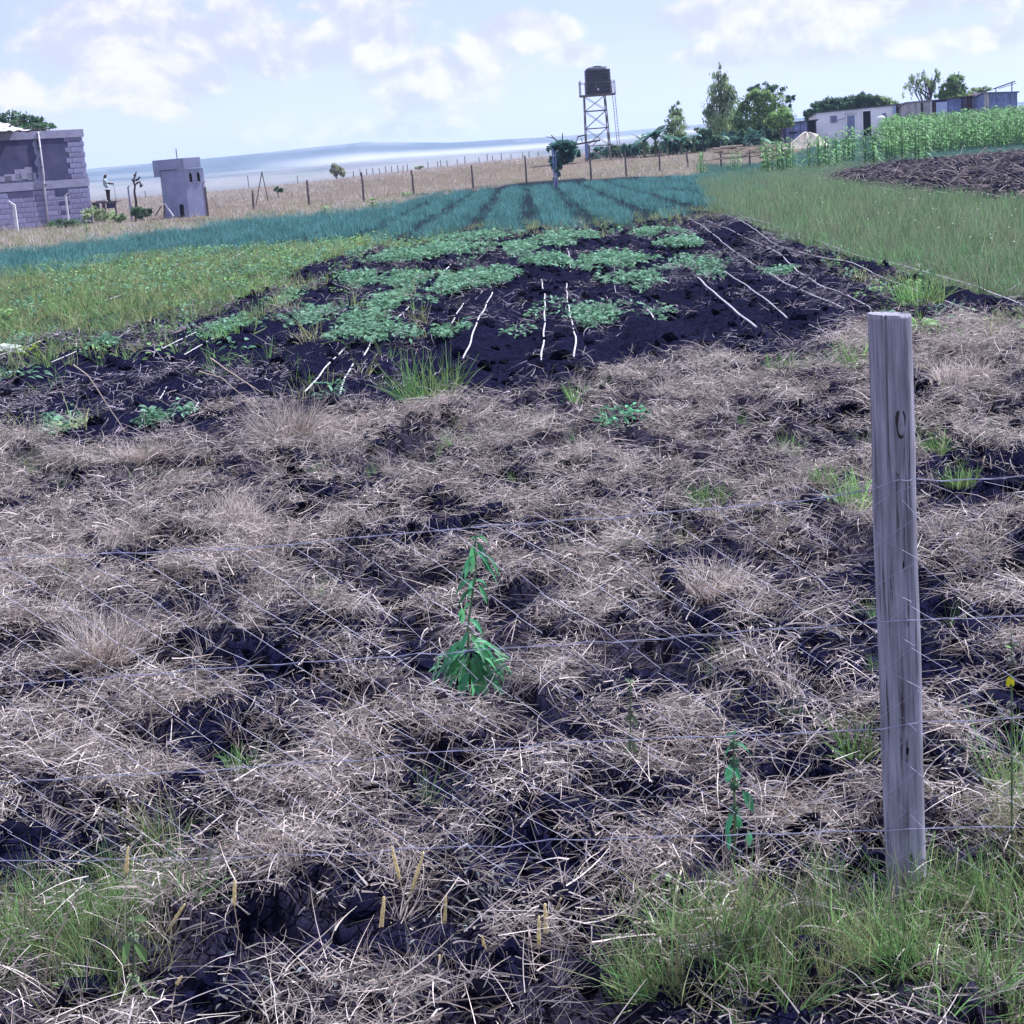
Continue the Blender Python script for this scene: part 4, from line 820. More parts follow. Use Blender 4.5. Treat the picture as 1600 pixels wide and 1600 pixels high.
P, px, py = wedge(17, 110, 7.5, k_g, 22); n = len(P); teal = rng.random(n) < np.interp(py, [270, 330, 380, 460], [.3, .3, .5, .95]); vid = np.where(teal, rng.integers(3, 5, n), rng.integers(0, 3, n))
scatter('tall_grass', P, rots(n), scl3(n, .7, 1.15), vid, V_gr, 'tall soft green grass covering the field at right')
def k_t(px, py, X, Y): return inpoly(px, py, P_TEAL) * ~inpoly(px, py, P_PLOUGH) * .8
P, px, py = wedge(75, 165, 3.2, k_t, 22); n = len(P); scatter('young_crop', P, rots(n), scl3(n, .9, 1.4), rng.integers(0, 4, n), [tuft(22, .24, .45, .02, m_leafteal, 'crop_tuft', .4, .3, 3) for _ in range(4)], 'blue-green young crop in front of the maize')
def k_d(px, py, X, Y): return (inpoly(px, py, P_BANK) | inpoly(px, py, [(-400, 480), (0, 375), (330, 340), (700, 300), (1100, 262), (1100, 275), (850, 286), (640, 314), (330, 356), (0, 385)])) * 1.0
P, px, py = wedge(60, 150, 3.2, k_d, 20); n = len(P); scatter('bank_grass', P, rots(n), scl3(n, .8, 1.8), np.where(rng.random(n) < .6, rng.integers(0, 3, n), rng.integers(3, 6, n)), V_dead + V_fg, 'rough brownish grass along the far fence')
def k_dd(px, py, X, Y): return (~inpoly(px, py, P_ONION) & ~inpoly(px, py, P_TEAL) & ~inpoly(px, py, P_BANK) & ~inpoly(px, py, P_GRASS) & ~inpoly(px, py, P_PLOUGH)) * 1.0
P, px, py = wedge(95, 330, .22, k_dd, 20); n = len(P); scatter('dry_pasture', P, rots(n), scl3(n, 1.5, 3), rng.integers(0, 3, n), V_dead, 'dry brown pasture beyond the far fence')
def k_r(px, py, X, Y):
    return inpoly(px, py, [(1140, 338), (1230, 385), (1330, 450), (1380, 500), (1480, 545), (1700, 560), (1700, 500), (1480, 455), (1400, 425), (1250, 383), (1180, 350)]) * S((fbm(X * 1.2, Y * .8, 3, 530) - .44) / .12) * .6
P, px, py = wedge(12, 50, 26, k_r, 21); n = len(P)
scatter('line_weeds', P, rots(n, .2), scl3(n, .6, 1.1), rng.integers(0, 9, n), V_sprig + V_fg + V_fgg, 'weeds creeping between the long white lines at right')
# small debris in the black soil, and stalks on the ploughed patch
def k_s(px, py, X, Y): return (~inpoly(px, py, P_STRAW) & ~inpoly(px, py, P_WEEDS) & ~inpoly(px, py, P_ONION) & ~inpoly(px, py, P_GRASS)) * S((fbm(X * .9, Y * .9, 3, 150) - .44) / .12) * np.clip(.22 + (px < 450) * .6 + (px > 1050) * .3, 0, 1)
P, px, py = wedge(11.5, 46, 34, k_s, 20); n = len(P); m_grey = mat('grey_litter', (.27, .235, .25), .3, 3, .9, attr=(.4, 1.3), inst=.3)
V_lit = []
for _ in range(4):
    mb = MB()
    for k_ in range(18):
        a = rnd.uniform(0, 6.28); strand(mb, (rnd.gauss(0, .1), rnd.gauss(0, .1), rnd.uniform(0, .05)), (math.cos(a), math.sin(a), rnd.gauss(.1, .3)), rnd.uniform(.06, .2), .007, rnd.uniform(.2, 1.2), rnd.random(), 3)
    V_lit.append(mb.mesh('soil_litter', m_grey))
scatter('soil_litter', P, rots(n, .3), scl3(n, .8, 1.4), rng.integers(0, 4, n), V_lit, 'grey dead stalks and roots scattered on the black soil')
def k_p(px, py, X, Y): return inpoly(px, py, P_PLOUGH) * .8
P, px, py = wedge(34, 150, 1.1, k_p, 22); n = len(P); V_pl = []
for _ in range(4):
    mb = MB()
    for k_ in range(9):
        a = rnd.uniform(0, 6.28); strand(mb, (rnd.gauss(0, .4), rnd.gauss(0, .4), rnd.uniform(0, .15)), (math.cos(a), math.sin(a), rnd.gauss(.1, .25)), rnd.uniform(.3, 1.2), .022, rnd.uniform(.2, 1.2), rnd.random(), 4)
    V_pl.append(mb.mesh('crop_residue', mat('residue', (.36, .30, .26), .3, 3, .9, attr=(.3, 1.3), inst=.3)))
scatter('crop_residue', P, rots(n, .2), scl3(n, .6, 1.1), rng.integers(0, 4, n), V_pl, 'dry stalks lying over the ploughed patch at right')
P, px, py = wedge(34, 150, 6, k_p, 22); n = len(P); s = rng.uniform(.04, .16, n); scatter('ploughed_clods', P, rots(n, .4), np.stack([s, s, s * .7], -1), rng.integers(0, 8, n), V_clod, 'dark clods of the ploughed patch at right')

# ------------------------------------------------------------------ background: helpers
def UX(x, D): return at(x, 250 - .0734 * (x - 800), D).x           # world x of a pixel column at the eye line
def UZ(x, y, D): return at(x, y, D).z
def quadbox(c, z0, z1, mb, tone=.5):
    """upright prism over four ground corners"""
    vs = [(p[0], p[1], z0) for p in c] + [(p[0], p[1], z1) for p in c]
    mb.add(vs, [(3, 2, 1, 0), (4, 5, 6, 7), (0, 1, 5, 4), (1, 2, 6, 5), (2, 3, 7, 6), (3, 0, 4, 7)], tone)
def wallbox(mb, A, B, t0, t1, z0, z1, front, back, z1b=None):
    """slab along the line A-B between fractions t0..t1, from front to back along the outward normal (towards the camera)"""
    A, B = Vector((A[0], A[1])), Vector((B[0], B[1])); d = (B - A); n = Vector((d.y, -d.x)).normalized()
    if n.y > 0: n = -n
    p = [A + d * t0 + n * front, A + d * t1 + n * front, A + d * t1 + n * back, A + d * t0 + n * back]
    za, zb = z1, (z1 if z1b is None else z1b)
    vs = [(q.x, q.y, z0) for q in p] + [(p[0].x, p[0].y, za), (p[1].x, p[1].y, zb), (p[2].x, p[2].y, zb), (p[3].x, p[3].y, za)]
    mb.add(vs, [(3, 2, 1, 0), (4, 5, 6, 7), (0, 1, 5, 4), (1, 2, 6, 5), (2, 3, 7, 6), (3, 0, 4, 7)])
# ------------------------------------------------------------------ two-storey block building
def block_building():
    A = (UX(-130, 96), 96.0); B = (UX(139.5, 104), 104.0); L_ = math.hypot(B[0] - A[0], B[1] - A[1])
    g = 0.0; root = empty('block_building', (A[0], A[1], 0)); off = Vector((A[0], A[1], 0))
    tag(root, 'unfinished two-storey building of grey stone blocks with dark patches of render at the left edge', 'building')
    A2, B2 = (0, 0), (B[0] - A[0], B[1] - A[1])
    fx = lambda x: (x + 130) / 269.5
    c = MB(); wallbox(c, A2, B2, 0, 1, -.5, 5.12, -.06, -7, None); part('wall', c, m_render, root)
    for nm, z0, z1, pr in (('roof_beam', 5.14, 5.60, .10), ('floor_beam', 2.20, 2.68, .07)):
        b = MB(); wallbox(b, A2, B2, -.01, 1.003, z0, z1, pr, -7.05); part(nm, b, m_concrete, root)
    # stone blocks, laid in courses with raked joints
    bm_ = MB(); bm_.box((0, 0, 0), (.385, .05, .142)); bme = bm_.mesh('block', m_block); bm2 = MB(); bm2.box((0, 0, 0), (.18, .05, .142)); bme2 = bm2.mesh('block', m_block)
    d = Vector((B2[0], B2[1], 0)).normalized(); rz = math.atan2(d.y, d.x)
    def course(z, t0, t1, k):
        s = t0 * L_ + (.2 if k % 2 else 0)
        first = True
        if k % 2: 
            o = obj('block', bme2, root); o.location = d * (t0 * L_ + .0) + Vector((0, 0, z)); o.rotation_euler = (0, 0, rz)
        while s + .2 < t1 * L_:
            o = obj('block', bme, root); o.location = d * (s + .40) + Vector((0, rnd.uniform(-.012, .012), z)); o.rotation_euler = (0, 0, rz); w_ = min(.8, t1 * L_ - s); o.location = d * (s + w_ / 2) + Vector((0, 0, z)); o.scale = (w_ / .8, 1, 1); s += .80
    k = 0; z = .155
    while z < 2.12: course(z, .08, 1.0, k); z += .305; k += 1
    z = 2.84; k = 0
    while z < 5.05: course(z, fx(112), 1.0, k); z += .315; k += 1
    pl = MB()
    def patch(x0, x1, z0, z1, seed):
        """render coat with a ragged outline"""
        rr = random.Random(seed); n = 14; vs = []; e = .04
        dn = Vector((d.y, -d.x, 0)) * (.05 if d.y * 1 > 99 else .045); dn = dn if dn.y < 0 else -dn
        for (a, b, s_) in (((x0, z0), (x1, z0), 0), ((x1, z0), (x1, z1), 1), ((x1, z1), (x0, z1), 0), ((x0, z1), (x0, z0), 1)):
            for i in range(n):
                t = i / n; X = a[0] + (b[0] - a[0]) * t; Z = a[1] + (b[1] - a[1]) * t
                vs.append(d * (fx(X) * L_) + dn + Vector((0, 0, Z)) + (d * rr.uniform(-e * 3, e * 3) if s_ else Vector((0, 0, rr.uniform(-e * 2, e) if Z < z1 - .1 else 0))))
        m_ = len(vs); vs2 = [v - dn * .5 for v in vs]; pl.add(vs + vs2, [tuple(range(m_))] + [(i, i + m_, (i + 1) % m_ + m_, (i + 1) % m_) for i in range(m_)])
    patch(-120, 58, 2.85, 5.12, 1); patch(66, 110, 2.74, 5.12, 2); part('render_coat', pl, m_plaster, root)
    p2 = MB(); dn = Vector((d.y, -d.x, 0)); dn = dn if dn.y < 0 else -dn
    for (x, z, w, h) in ((18, 3.0, .55, .2), (30, 3.15, .35, .3), (44, 3.2, .25, .35), (6, 2.95, .4, .15), (48, 3.0, .3, .2)):
        q = d * (fx(x) * L_) + dn * .05 + Vector((0, 0, z)); p2.box(q, (w, .012, h), rz)
    part('bare_patch', p2, m_concrete, root)
    for (x0, x1, z0, z1) in ((82, 104, 1.72, 2.12), (86, 104, 1.18, 1.42), (88, 103, .66, .86), (8, 46, 1.80, 2.14)):
        v = MB(); wallbox(v, A2, B2, fx(x0), fx(x1), z0, z1, .058, .02); part('vent_opening', v, m_plaster, root)
    pp = MB(); q = d * (fx(65.5) * L_) + dn * .16; pp.tube([q + Vector((-.1, 0, 0)), q + Vector((-.05, 0, 2.4)), q + Vector((0, 0, 3.0)), q + Vector((0, 0, 5.55))], .055, 8); part('drain_pipe', pp, m_palepost, root, True)
    for z in (2.45, 3.5, 4.6, 5.4):
        cl = MB(); cl.box(q + Vector((0, .05, z)), (.09, .08, .03), rz); part('pipe_clip', cl, m_rust, root)
block_building()
mb = MB(); p = at(2, 207, 99); nx, ny = 12, 6
vs = [((i_ / nx - .5) * 2.9, (j_ / ny) * 1.6, max(0, .62 * math.exp(-((i_ / nx - .42) ** 2) * 9) * (1 - abs(j_ / ny - .5) * 1.6) + rnd.uniform(-.06, .06))) for j_ in range(ny + 1) for i_ in range(nx + 1)]
mb.add(vs, [(j_ * (nx + 1) + i_, j_ * (nx + 1) + i_ + 1, (j_ + 1) * (nx + 1) + i_ + 1, (j_ + 1) * (nx + 1) + i_) for j_ in range(ny) for i_ in range(nx)])
tag(obj('roof_sheet', mb.mesh('roof_sheet', mat('pale_sheet', (.55, .52, .55), .2, 3)), None, p), 'crumpled pale sheet heaped on the roof edge of the block building', 'sheet')
for i_, (a, b, lb) in enumerate((((4, 205), (38, 186), 'bare branch lying up the pale heap on the block building roof'), ((30, 206), (58, 196), 'short branch on the block building roof left of the drain pipe'), ((40, 206), (82, 201), 'long low branch on the block building roof right of the pale heap'))):
    mb = MB(); mb.tube([at(*a, 99.5), at((a[0] + b[0]) / 2, (a[1] + b[1]) / 2 - 2, 99.5), at(*b, 99.6)], [.06, .045, .02], 5); tag(obj('bare_branch', mb.mesh('bare_branch', m_bark)), lb, 'branch')
def angled_post(x, y0, y1, D, arm, lb, m=m_palepost, r=.075):
    p = GD(x, D); zt = UZ(x, y0, D); root = tag(empty('concrete_post', p), lb, 'concrete post', 'angle-topped concrete posts'); mb = MB(); mb.box((0, 0, (zt - p.z) / 2 - .1), (r, r, (zt - p.z) / 2 + .1)); part('shaft', mb, m, root)
    a = MB(); z = zt - p.z; s = 1 if arm > 0 else -1
    a.add([(-r, -r, z), (r, -r, z), (r, r, z), (-r, r, z), (arm - r * .8, -r * .8, z + abs(arm) * .85), (arm + r * .8, -r * .8, z + abs(arm) * .85), (arm + r * .8, r * .8, z + abs(arm) * .85), (arm - r * .8, r * .8, z + abs(arm) * .85)], [(3, 2, 1, 0), (4, 5, 6, 7), (0, 1, 5, 4), (1, 2, 6, 5), (2, 3, 7, 6), (3, 0, 4, 7)])
    part('angled_arm', a, m, root)
angled_post(27, 320, 362, 92, -.30, 'white concrete post with arm bent left, standing before the block building'); angled_post(108, 305, 340, 98, .18, 'white concrete post with arm bent right, near the right end of the block building', r=.05)
angled_post(322, 286, 332, 98, .14, 'grey concrete post with bent top at the right side of the small watch hut', m_concrete, .05); angled_post(206, 292, 338, 100, .10, 'thin pale post with curled top beside the dead forked trunk', m_concrete, .045)
# ------------------------------------------------------------------ watch hut
def hut():
    def P_(x, D): return Vector((UX(x, D), D, 0))
    g = H(UX(285, 100), 100); C0, C1, C2 = P_(252, 100.6), P_(290.5, 99), P_(319.5, 99.8); C3 = C0 + C2 - C1; o0 = Vector((C1.x, C1.y, 0))
    root = tag(empty('watch_hut', o0), 'small grey rendered hut with overhanging flat top and two slit windows, by the dry field', 'hut')
    mb = MB(); quadbox([q - o0 for q in (C0, C1, C2, C3)], g - .4, 2.75, mb); part('wall', mb, m_render, root)
    def grow(a, b, c, l, r_, f):
        u = (b - a).normalized(); v = (c - b).normalized(); return [a - u * l - v * 0 - Vector((0, f, 0)), b - Vector((0, f, 0)), c + v * r_ - Vector((0, f * .5, 0)), a + (c - b) - u * l + v * r_ + Vector((0, f, 0))]
    cap = MB(); q = grow(C0, C1, C2, .58, -.12, .10); quadbox([p - o0 for p in q], 2.78, 3.38, cap); part('roof_slab', cap, m_render, root)
    ov = MB(); u = (C1 - C0).normalized(); n = Vector((0, -.10, 0)); a = C0 - u * .57 + n; b = C0 + u * .003 + n; quadbox([p - o0 for p in (a, b, b + (C3 - C0) * .96 + Vector((0, .1, 0)), a + (C3 - C0) * .96 + Vector((0, .1, 0)))], 2.42, 2.777, ov); part('overhang', ov, m_render, root)
    v = (C2 - C1).normalized(); nn = Vector((v.y, -v.x, 0)); nn = nn if nn.y < 0 else -nn; Lr = (C2 - C1).length
    for f in (.20, .62):
        w_ = MB(); c = C1 - o0 + v * (f * Lr) + nn * .01; s = c + v * .19
        w_.add([c + Vector((0, 0, 1.98)), s + Vector((0, 0, 1.98)), s + Vector((0, 0, 2.42)), c + v * .095 + Vector((0, 0, 2.54)), c + Vector((0, 0, 2.42))], [(0, 1, 2, 3, 4)])
        wo = part('window', w_, m_dark, root); fr = MB(); fr.tube([c - v * .03 + Vector((0, 0, 1.95)), c - v * .03 + Vector((0, 0, 2.45)), c + v * .095 + Vector((0, 0, 2.60)), s + v * .03 + Vector((0, 0, 2.45)), s + v * .03 + Vector((0, 0, 1.95)), c - v * .03 + Vector((0, 0, 1.95))], .028, 4); part('frame', fr, m_concrete, wo)
    dn = Vector((u.y, -u.x, 0)); dn = dn if dn.y < 0 else -dn; Ll = (C1 - C0).length
    dr = MB(); c = C0 - o0 + u * (Ll * .66) + dn * .03; e = c + u * .36; dr.add([c + Vector((0, 0, g - .1)), e + Vector((0, 0, g - .1)), e + Vector((0, 0, g + .75)), c + Vector((0, 0, g + .75))] + [k - dn * .02 + Vector((0, 0, zz)) for k, zz in ((c, g - .1), (e, g - .1), (e, g + .75), (c, g + .75))], [(0, 1, 2, 3), (7, 6, 5, 4), (0, 4, 5, 1), (1, 5, 6, 2), (2, 6, 7, 3), (3, 7, 4, 0)]); part('hatch', dr, m_dark, root)
    an = MB(); q = P_(281, 99.6) - o0; an.tube([q + Vector((0, 0, 3.38)), q + Vector((0, 0, 3.95))], .03, 5); part('rod', an, m_polewood, root)
    for (x0, y0, x1, y1, r_, m_) in ((257, 318, 271, 338, .045, m_palepost), (257, 320, 257, 341, .06, m_polewood), (252, 322, 243, 337, .04, m_polewood)):
        b = MB(); b.tube([at(x0, y0, 98.4), at(x1, y1, 98.2)], r_, 6); tag(obj('leaning_pole', b.mesh('leaning_pole', m_)), {257.5: ''}.get(x0, ('white pole leaning against the watch hut wall' if r_ == .045 else 'dark upright pole at the left corner of the watch hut' if r_ == .06 else 'thin pole slanting away left of the watch hut')), 'pole')
hut()
# ------------------------------------------------------------------ platform with person, dead trunks
def platform():
    D = 104; zt = UZ(165, 316, D); xl, xr = UX(144, D), UX(183.5, D); g = 0; root = tag(empty('timber_platform', ((xl + xr) / 2, D, H((xl + xr) / 2, D))), 'low dark timber platform on legs right of the block building', 'platform'); o0 = root.location.copy()
    t = MB(); t.box(Vector(((xl + xr) / 2, D, zt)) - o0, ((xr - xl) / 2, .6, .05)); part('deck', t, m_polewood, root)
    for x, w in ((147, .07), (162, .09), (180, .05)):
        l = MB(); l.box(Vector((UX(x, D), D - .5, (zt + o0.z) / 2)) - o0, (w, w, (zt - o0.z) / 2 - .05)); part('leg', l, m_polewood, root)
    for x0, x1 in ((146, 155), (166, 180)):
        b = MB(); b.box(Vector((UX((x0 + x1) / 2, D), D - .45, zt - .22)) - o0, ((x1 - x0) / 52, .05, .16)); part('side_board', b, m_plaster, root)
    b = MB(); b.box(Vector((UX(155, D), D + .1, zt + .085)) - o0, (.28, .2, .033)); tag(obj('plank_bundle', b.mesh('plank_bundle', m_concrete), None, o0), 'flat grey planks lying on the dark timber platform', 'planks')
    # person standing on the deck, bent forward, arm out with a stick
    px_, pD = 169, D + .1; foot = Vector((UX(168, pD), pD, zt + .05)); pr = tag(empty('person', foot), 'person in pale top and dark trousers stooping on the platform, holding a thin stick', 'person')
    J = {'pel': (.02, 0, .80), 'ch': (-.13, 0, 1.10), 'nk': (-.14, 0, 1.36), 'hd': (-.04, 0, 1.50), 'h2': (-.01, 0, 1.62), 'kl': (.03, .07, .43), 'fl': (.02, .08, .05), 'tl': (.12, .09, .02), 'kr': (-.02, -.07, .43), 'fr': (-.03, -.08, .05), 'tr': (.08, -.09, .02),
         'sl': (-.10, .16, 1.28), 'el': (.08, .2, 1.08), 'wl': (.33, .12, 1.03), 'sr': (-.10, -.16, 1.28), 'er': (.10, -.2, 1.05), 'wr': (.36, -.1, 1.0), 'al': (.40, .10, 1.02), 'ar': (.43, -.08, .99)}
    def body(names, edges, rad, m_, nm):
        me = bpy.data.meshes.new(nm); me.from_pydata([J[n] for n in names], [(names.index(a), names.index(b)) for a, b in edges], []); o = obj(nm, me, pr); sk = o.modifiers.new('skin', 'SKIN'); o.modifiers.new('sub', 'SUBSURF').levels = 1; o.modifiers['sub'].render_levels = 1
        if not me.skin_vertices: me.attributes
        me.materials.append(m_)
        return o, me, rad
    import bmesh
    def skinned(nm, names, edges, rad, root_, m_):
        bm = bmesh.new(); ly = bm.verts.layers.skin.verify(); vv = []
        for n_ in names:
            v_ = bm.verts.new(J[n_]); r_ = rad[n_]; v_[ly].radius = (r_, r_) if not isinstance(r_, tuple) else r_; v_[ly].use_root = (n_ == root_); vv.append(v_)
        for a, b in edges: bm.edges.new((vv[names.index(a)], vv[names.index(b)]))
        me = bpy.data.meshes.new(nm); bm.to_mesh(me); bm.free(); me.materials.append(m_); o = obj(nm, me, pr); o.modifiers.new('skin', 'SKIN'); s = o.modifiers.new('sub', 'SUBSURF'); s.levels = 1; s.render_levels = 1; return o
    ms = mat('skin_dark', (.06, .035, .025), .1)
    skinned('body', ['pel', 'ch', 'nk', 'hd', 'h2', 'sl', 'el', 'wl', 'al', 'sr', 'er', 'wr', 'ar'], [('pel', 'ch'), ('ch', 'nk'), ('nk', 'hd'), ('hd', 'h2'), ('nk', 'sl'), ('sl', 'el'), ('el', 'wl'), ('wl', 'al'), ('nk', 'sr'), ('sr', 'er'), ('er', 'wr'), ('wr', 'ar')],
            dict(pel=.12, ch=.12, nk=.06, hd=.10, h2=.085, sl=.05, el=.04, wl=.03, al=.035, sr=.05, er=.04, wr=.03, ar=.035), 'pel', ms)
    for n_ in J: pass
    J2 = dict(J); 
    skinned('shirt', ['pel', 'ch', 'nk', 'sl', 'el', 'sr', 'er'], [('pel', 'ch'), ('ch', 'nk'), ('nk', 'sl'), ('sl', 'el'), ('nk', 'sr'), ('sr', 'er')], dict(pel=.145, ch=.15, nk=.085, sl=.075, el=.055, sr=.075, er=.055), 'pel', mat('shirt', (.42, .50, .48), .1))
    J['pel'] = (.02, 0, .82)
    skinned('trousers', ['pel', 'kl', 'fl', 'kr', 'fr'], [('pel', 'kl'), ('kl', 'fl'), ('pel', 'kr'), ('kr', 'fr')], dict(pel=.15, kl=.085, fl=.06, kr=.085, fr=.06), 'pel', mat('trousers', (.035, .022, .025), .2))
    skinned('shoe', ['fl', 'tl'], [('fl', 'tl')], dict(fl=.05, tl=.04), 'fl', m_dark); skinned('shoe', ['fr', 'tr'], [('fr', 'tr')], dict(fr=.05, tr=.04), 'fr', m_dark)
    st = MB(); st.tube([Vector((.40, -.02, 1.10)), Vector((.47, -.02, -.2))], .012, 5); tag(obj('stick', st.mesh('stick', m_polewood), None, foot), 'long thin stick held upright by the stooping person', 'stick')
platform()
def dead_trunk():
    D = 100; p = GD(212, D); root = tag(empty('dead_tree', p), 'leaning dead trunk with broken forked top between the block building and the watch hut', 'dead tree'); mb = MB(); A = lambda x, y: at(x, y, D) - p
    mb.tube([Vector((0, 0, -.1)), A(213, 318), A(210, 300), A(211, 290), A(214, 285)], [.09, .08, .065, .055, .04], 7)
    for pts in (((211, 290), (208, 283), (212, 272), (213, 268)), ((213, 287), (218, 284), (222, 291), (224, 289)), ((212, 282), (216, 280), (219, 276)), ((211, 283), (206, 281)), ((212, 276), (209, 273)), ((220, 288), (220, 293))):
        mb.tube([A(*q) for q in pts], [.07, .06, .045, .03][:len(pts)], 5)
    part('trunk', mb, m_bark, root)
dead_trunk()
# ------------------------------------------------------------------ trees and shrubs
def crown_mesh(cl, n, leaf, m, rootp, seed, hang=0, hollow=.35):
    rr = np.random.default_rng(seed); k = len(cl); w = np.array([c[3] * c[4] for c in cl]) ** .9; w = w / w.sum(); idx = rr.choice(k, n, p=w); cl = np.array([c[:6] for c in cl], float)
    # leaves gathered on small twig clumps inside each lobe
    nc = max(12, n // 26); ci = rr.choice(k, nc, p=w); dv = rr.normal(size=(nc, 3)); dv /= np.linalg.norm(dv, axis=1)[:, None]; rad = rr.uniform(hollow, 1.0, nc) ** .6
    cen = cl[ci][:, :3] + dv * rad[:, None] * cl[ci][:, 3:6]; pick = rr.integers(0, nc, n)
    P = cen[pick] + rr.normal(size=(n, 3)) * (cl[ci[pick]][:, 3:6] * .16); P[:, 2] -= hang * np.abs(rr.normal(size=n))
    a = rr.normal(size=(n, 3)); a /= np.linalg.norm(a, axis=1)[:, None]; b = np.cross(a, rr.normal(size=(n, 3))); b /= np.linalg.norm(b, axis=1)[:, None]
    if hang: a = a * .4 + np.array([0, 0, -1]) * .8
    s = leaf * rr.uniform(.6, 1.3, n)[:, None]
    V = np.stack([P - a * s, P + b * s * .5, P + a * s, P - b * s * .5], 1).reshape(-1, 3) - np.array(rootp)
    F = np.arange(4 * n).reshape(-1, 4); me = np_mesh('crown', V, F, m, False)
    tone = np.clip(rr.random(nc)[pick] * .6 + rr.random(n) * .4, 0, 1); at_ = me.attributes.new('tone', 'FLOAT', 'POINT'); at_.data.foreach_set('value', np.repeat(tone, 4).astype(np.float32)); return me
def tree(name, lb, D, base, lobes, m, n=2500, leaf=.14, trunk=.12, hang=0, limbs=8, group=None, cat='tree', bark=None, thick=1.0, hollow=.35):
    """lobes: (x, y, rx, ry) in pixels at depth D; trunk runs from base column up into them"""
    p = GD(base, D); kk = D / FPX; cl = []
    for (x, y, rx, ry) in lobes:
        c = at(x, y, D + rnd.uniform(-.4, .4)); cl.append((c.x, c.y, c.z, rx * kk, max(rx, ry * .7) * kk * .8, ry * kk))
    root = tag(empty(name, p), lb, cat, group); cm = crown_mesh(cl, n, leaf, m, p, int(base) + int(D), hang, hollow)
    obj('crown' if cat == 'tree' else 'foliage', cm, root)
    tb = MB(); topc = max(cl, key=lambda c: c[2]); ax = [Vector((0, 0, -.1))]; topp = Vector((topc[0] - p.x, topc[1] - p.y, topc[2] - p.z))
    for t in (.25, .5, .75, 1): ax.append(Vector((topp.x * t ** 1.4, topp.y * t, topp.z * t)) + Vector((rnd.gauss(0, .05), rnd.gauss(0, .05), 0)))
    tb.tube(ax, [trunk, trunk * .85, trunk * .65, trunk * .4, trunk * .15], 7)
    for i in range(limbs):
        c = cl[i % len(cl)]; t = rnd.uniform(.2, .7); q = ax[0].lerp(ax[-1], t); q = Vector((topp.x * t ** 1.4, topp.y * t, topp.z * t))
        e = Vector((c[0] - p.x + rnd.gauss(0, c[3] * .35), c[1] - p.y + rnd.gauss(0, c[4] * .5), c[2] - p.z + rnd.uniform(-.2, .9) * c[5])); md = q.lerp(e, .5) + Vector((rnd.gauss(0, .1), 0, rnd.uniform(0, .3) * c[5])); tb.tube([q, md, e], [trunk * .4, trunk * .25, trunk * .08], 5)
    part('trunk' if cat == 'tree' else 'stem', tb, bark or m_bark, root); return root
T = 'trees behind the sheds'
tree('tree', 'dark spreading tree showing above the block building roof at the left edge', 112, 10, [(-20, 196, 30, 16), (10, 190, 30, 12), (40, 193, 26, 11), (62, 201, 22, 8), (25, 202, 50, 8)], m_leafdark, 3200, .16, .2, limbs=14)
tree('tree', 'small pale conical tree right of the water tower', 160, 1056, [(1057, 169, 6, 9), (1056, 178, 10, 10), (1054, 187, 14, 12), (1058, 200, 18, 14), (1052, 212, 18, 12)], m_leafgrey, 2200, .14, .10, limbs=6)
tree('tree', 'tallest tree, slim and pointed, between the water tower and the sheds', 170, 1128, [(1126, 110, 7, 10), (1124, 125, 14, 14), (1126, 145, 20, 18), (1128, 170, 24, 20), (1106, 172, 9, 12), (1130, 195, 28, 18), (1140, 150, 12, 18)], m_leafgrey, 6500, .16, .22, .1, limbs=16)
tree('tree', 'broad green tree right of the slim pointed one', 166, 1185, [(1175, 165, 24, 18), (1200, 160, 22, 16), (1165, 185, 26, 20), (1195, 190, 26, 18), (1215, 178, 20, 16), (1180, 200, 30, 14), (1186, 150, 20, 10)], m_leafmid, 6500, .16, .22, limbs=14)
tree('tree', 'thin tree with sparse round leaf tufts on bare twigs, above the broad green one', 172, 1205, [(1192, 137, 12, 7), (1212, 140, 14, 8), (1228, 150, 10, 10), (1236, 158, 5, 8), (1228, 135, 3, 3), (1176, 143, 8, 6), (1235, 165, 5, 6)], m_leafdark, 650, .20, .12, limbs=20, hollow=.8)
tree('tree', 'low rounded yellow-green tree beside the blue shed', 158, 1222, [(1222, 182, 18, 12), (1214, 192, 18, 10), (1230, 190, 10, 9)], m_leafmid, 2600, .14, .14)
for i, (b, lo) in enumerate(((1275, [(1268, 178, 12, 10), (1283, 168, 14, 10)]), (1300, [(1298, 165, 18, 10), (1312, 160, 12, 9)]), (1330, [(1325, 162, 18, 10), (1338, 160, 14, 9)]), (1355, [(1350, 156, 12, 9), (1362, 160, 14, 9)]), (1382, [(1380, 160, 14, 8), (1392, 165, 12, 7), (1374, 156, 8, 6)]))):
    tree('tree', ['dark tree behind the left end of the white building', 'dark rounded tree over the small window of the white building', 'dark tree above the porch of the white building', 'dark tree with a raised top above the open doorway', 'greyer tree over the right end of the white building'][i], 178, b, lo, [m_leafdark, m_leafdark, m_leafdark, m_leafdark, m_leafgrey][i], 2000, .2, .2, group='dark trees behind the white building', limbs=5)
tree('tree', 'thinly leaved drooping tree above the grey tin shack', 176, 1447, [(1425, 128, 12, 12), (1440, 118, 12, 8), (1458, 122, 10, 12), (1450, 135, 12, 10), (1418, 140, 8, 12), (1465, 112, 6, 5)], m_leafgrey, 1100, .15, .2, .35, limbs=22, hollow=.6)
tree('tree', 'round bright green tree behind the blue sheets', 176, 1490, [(1492, 130, 15, 12), (1480, 142, 14, 12), (1500, 142, 14, 12), (1490, 150, 22, 9), (1470, 145, 9, 10)], m_leafmid, 3400, .15, .2)
tree('tree', 'low sparse tree between the blue sheets and the pale panel', 178, 1530, [(1526, 142, 12, 5), (1540, 139, 10, 4), (1516, 146, 8, 5)], m_leafgrey, 700, .15, .12)
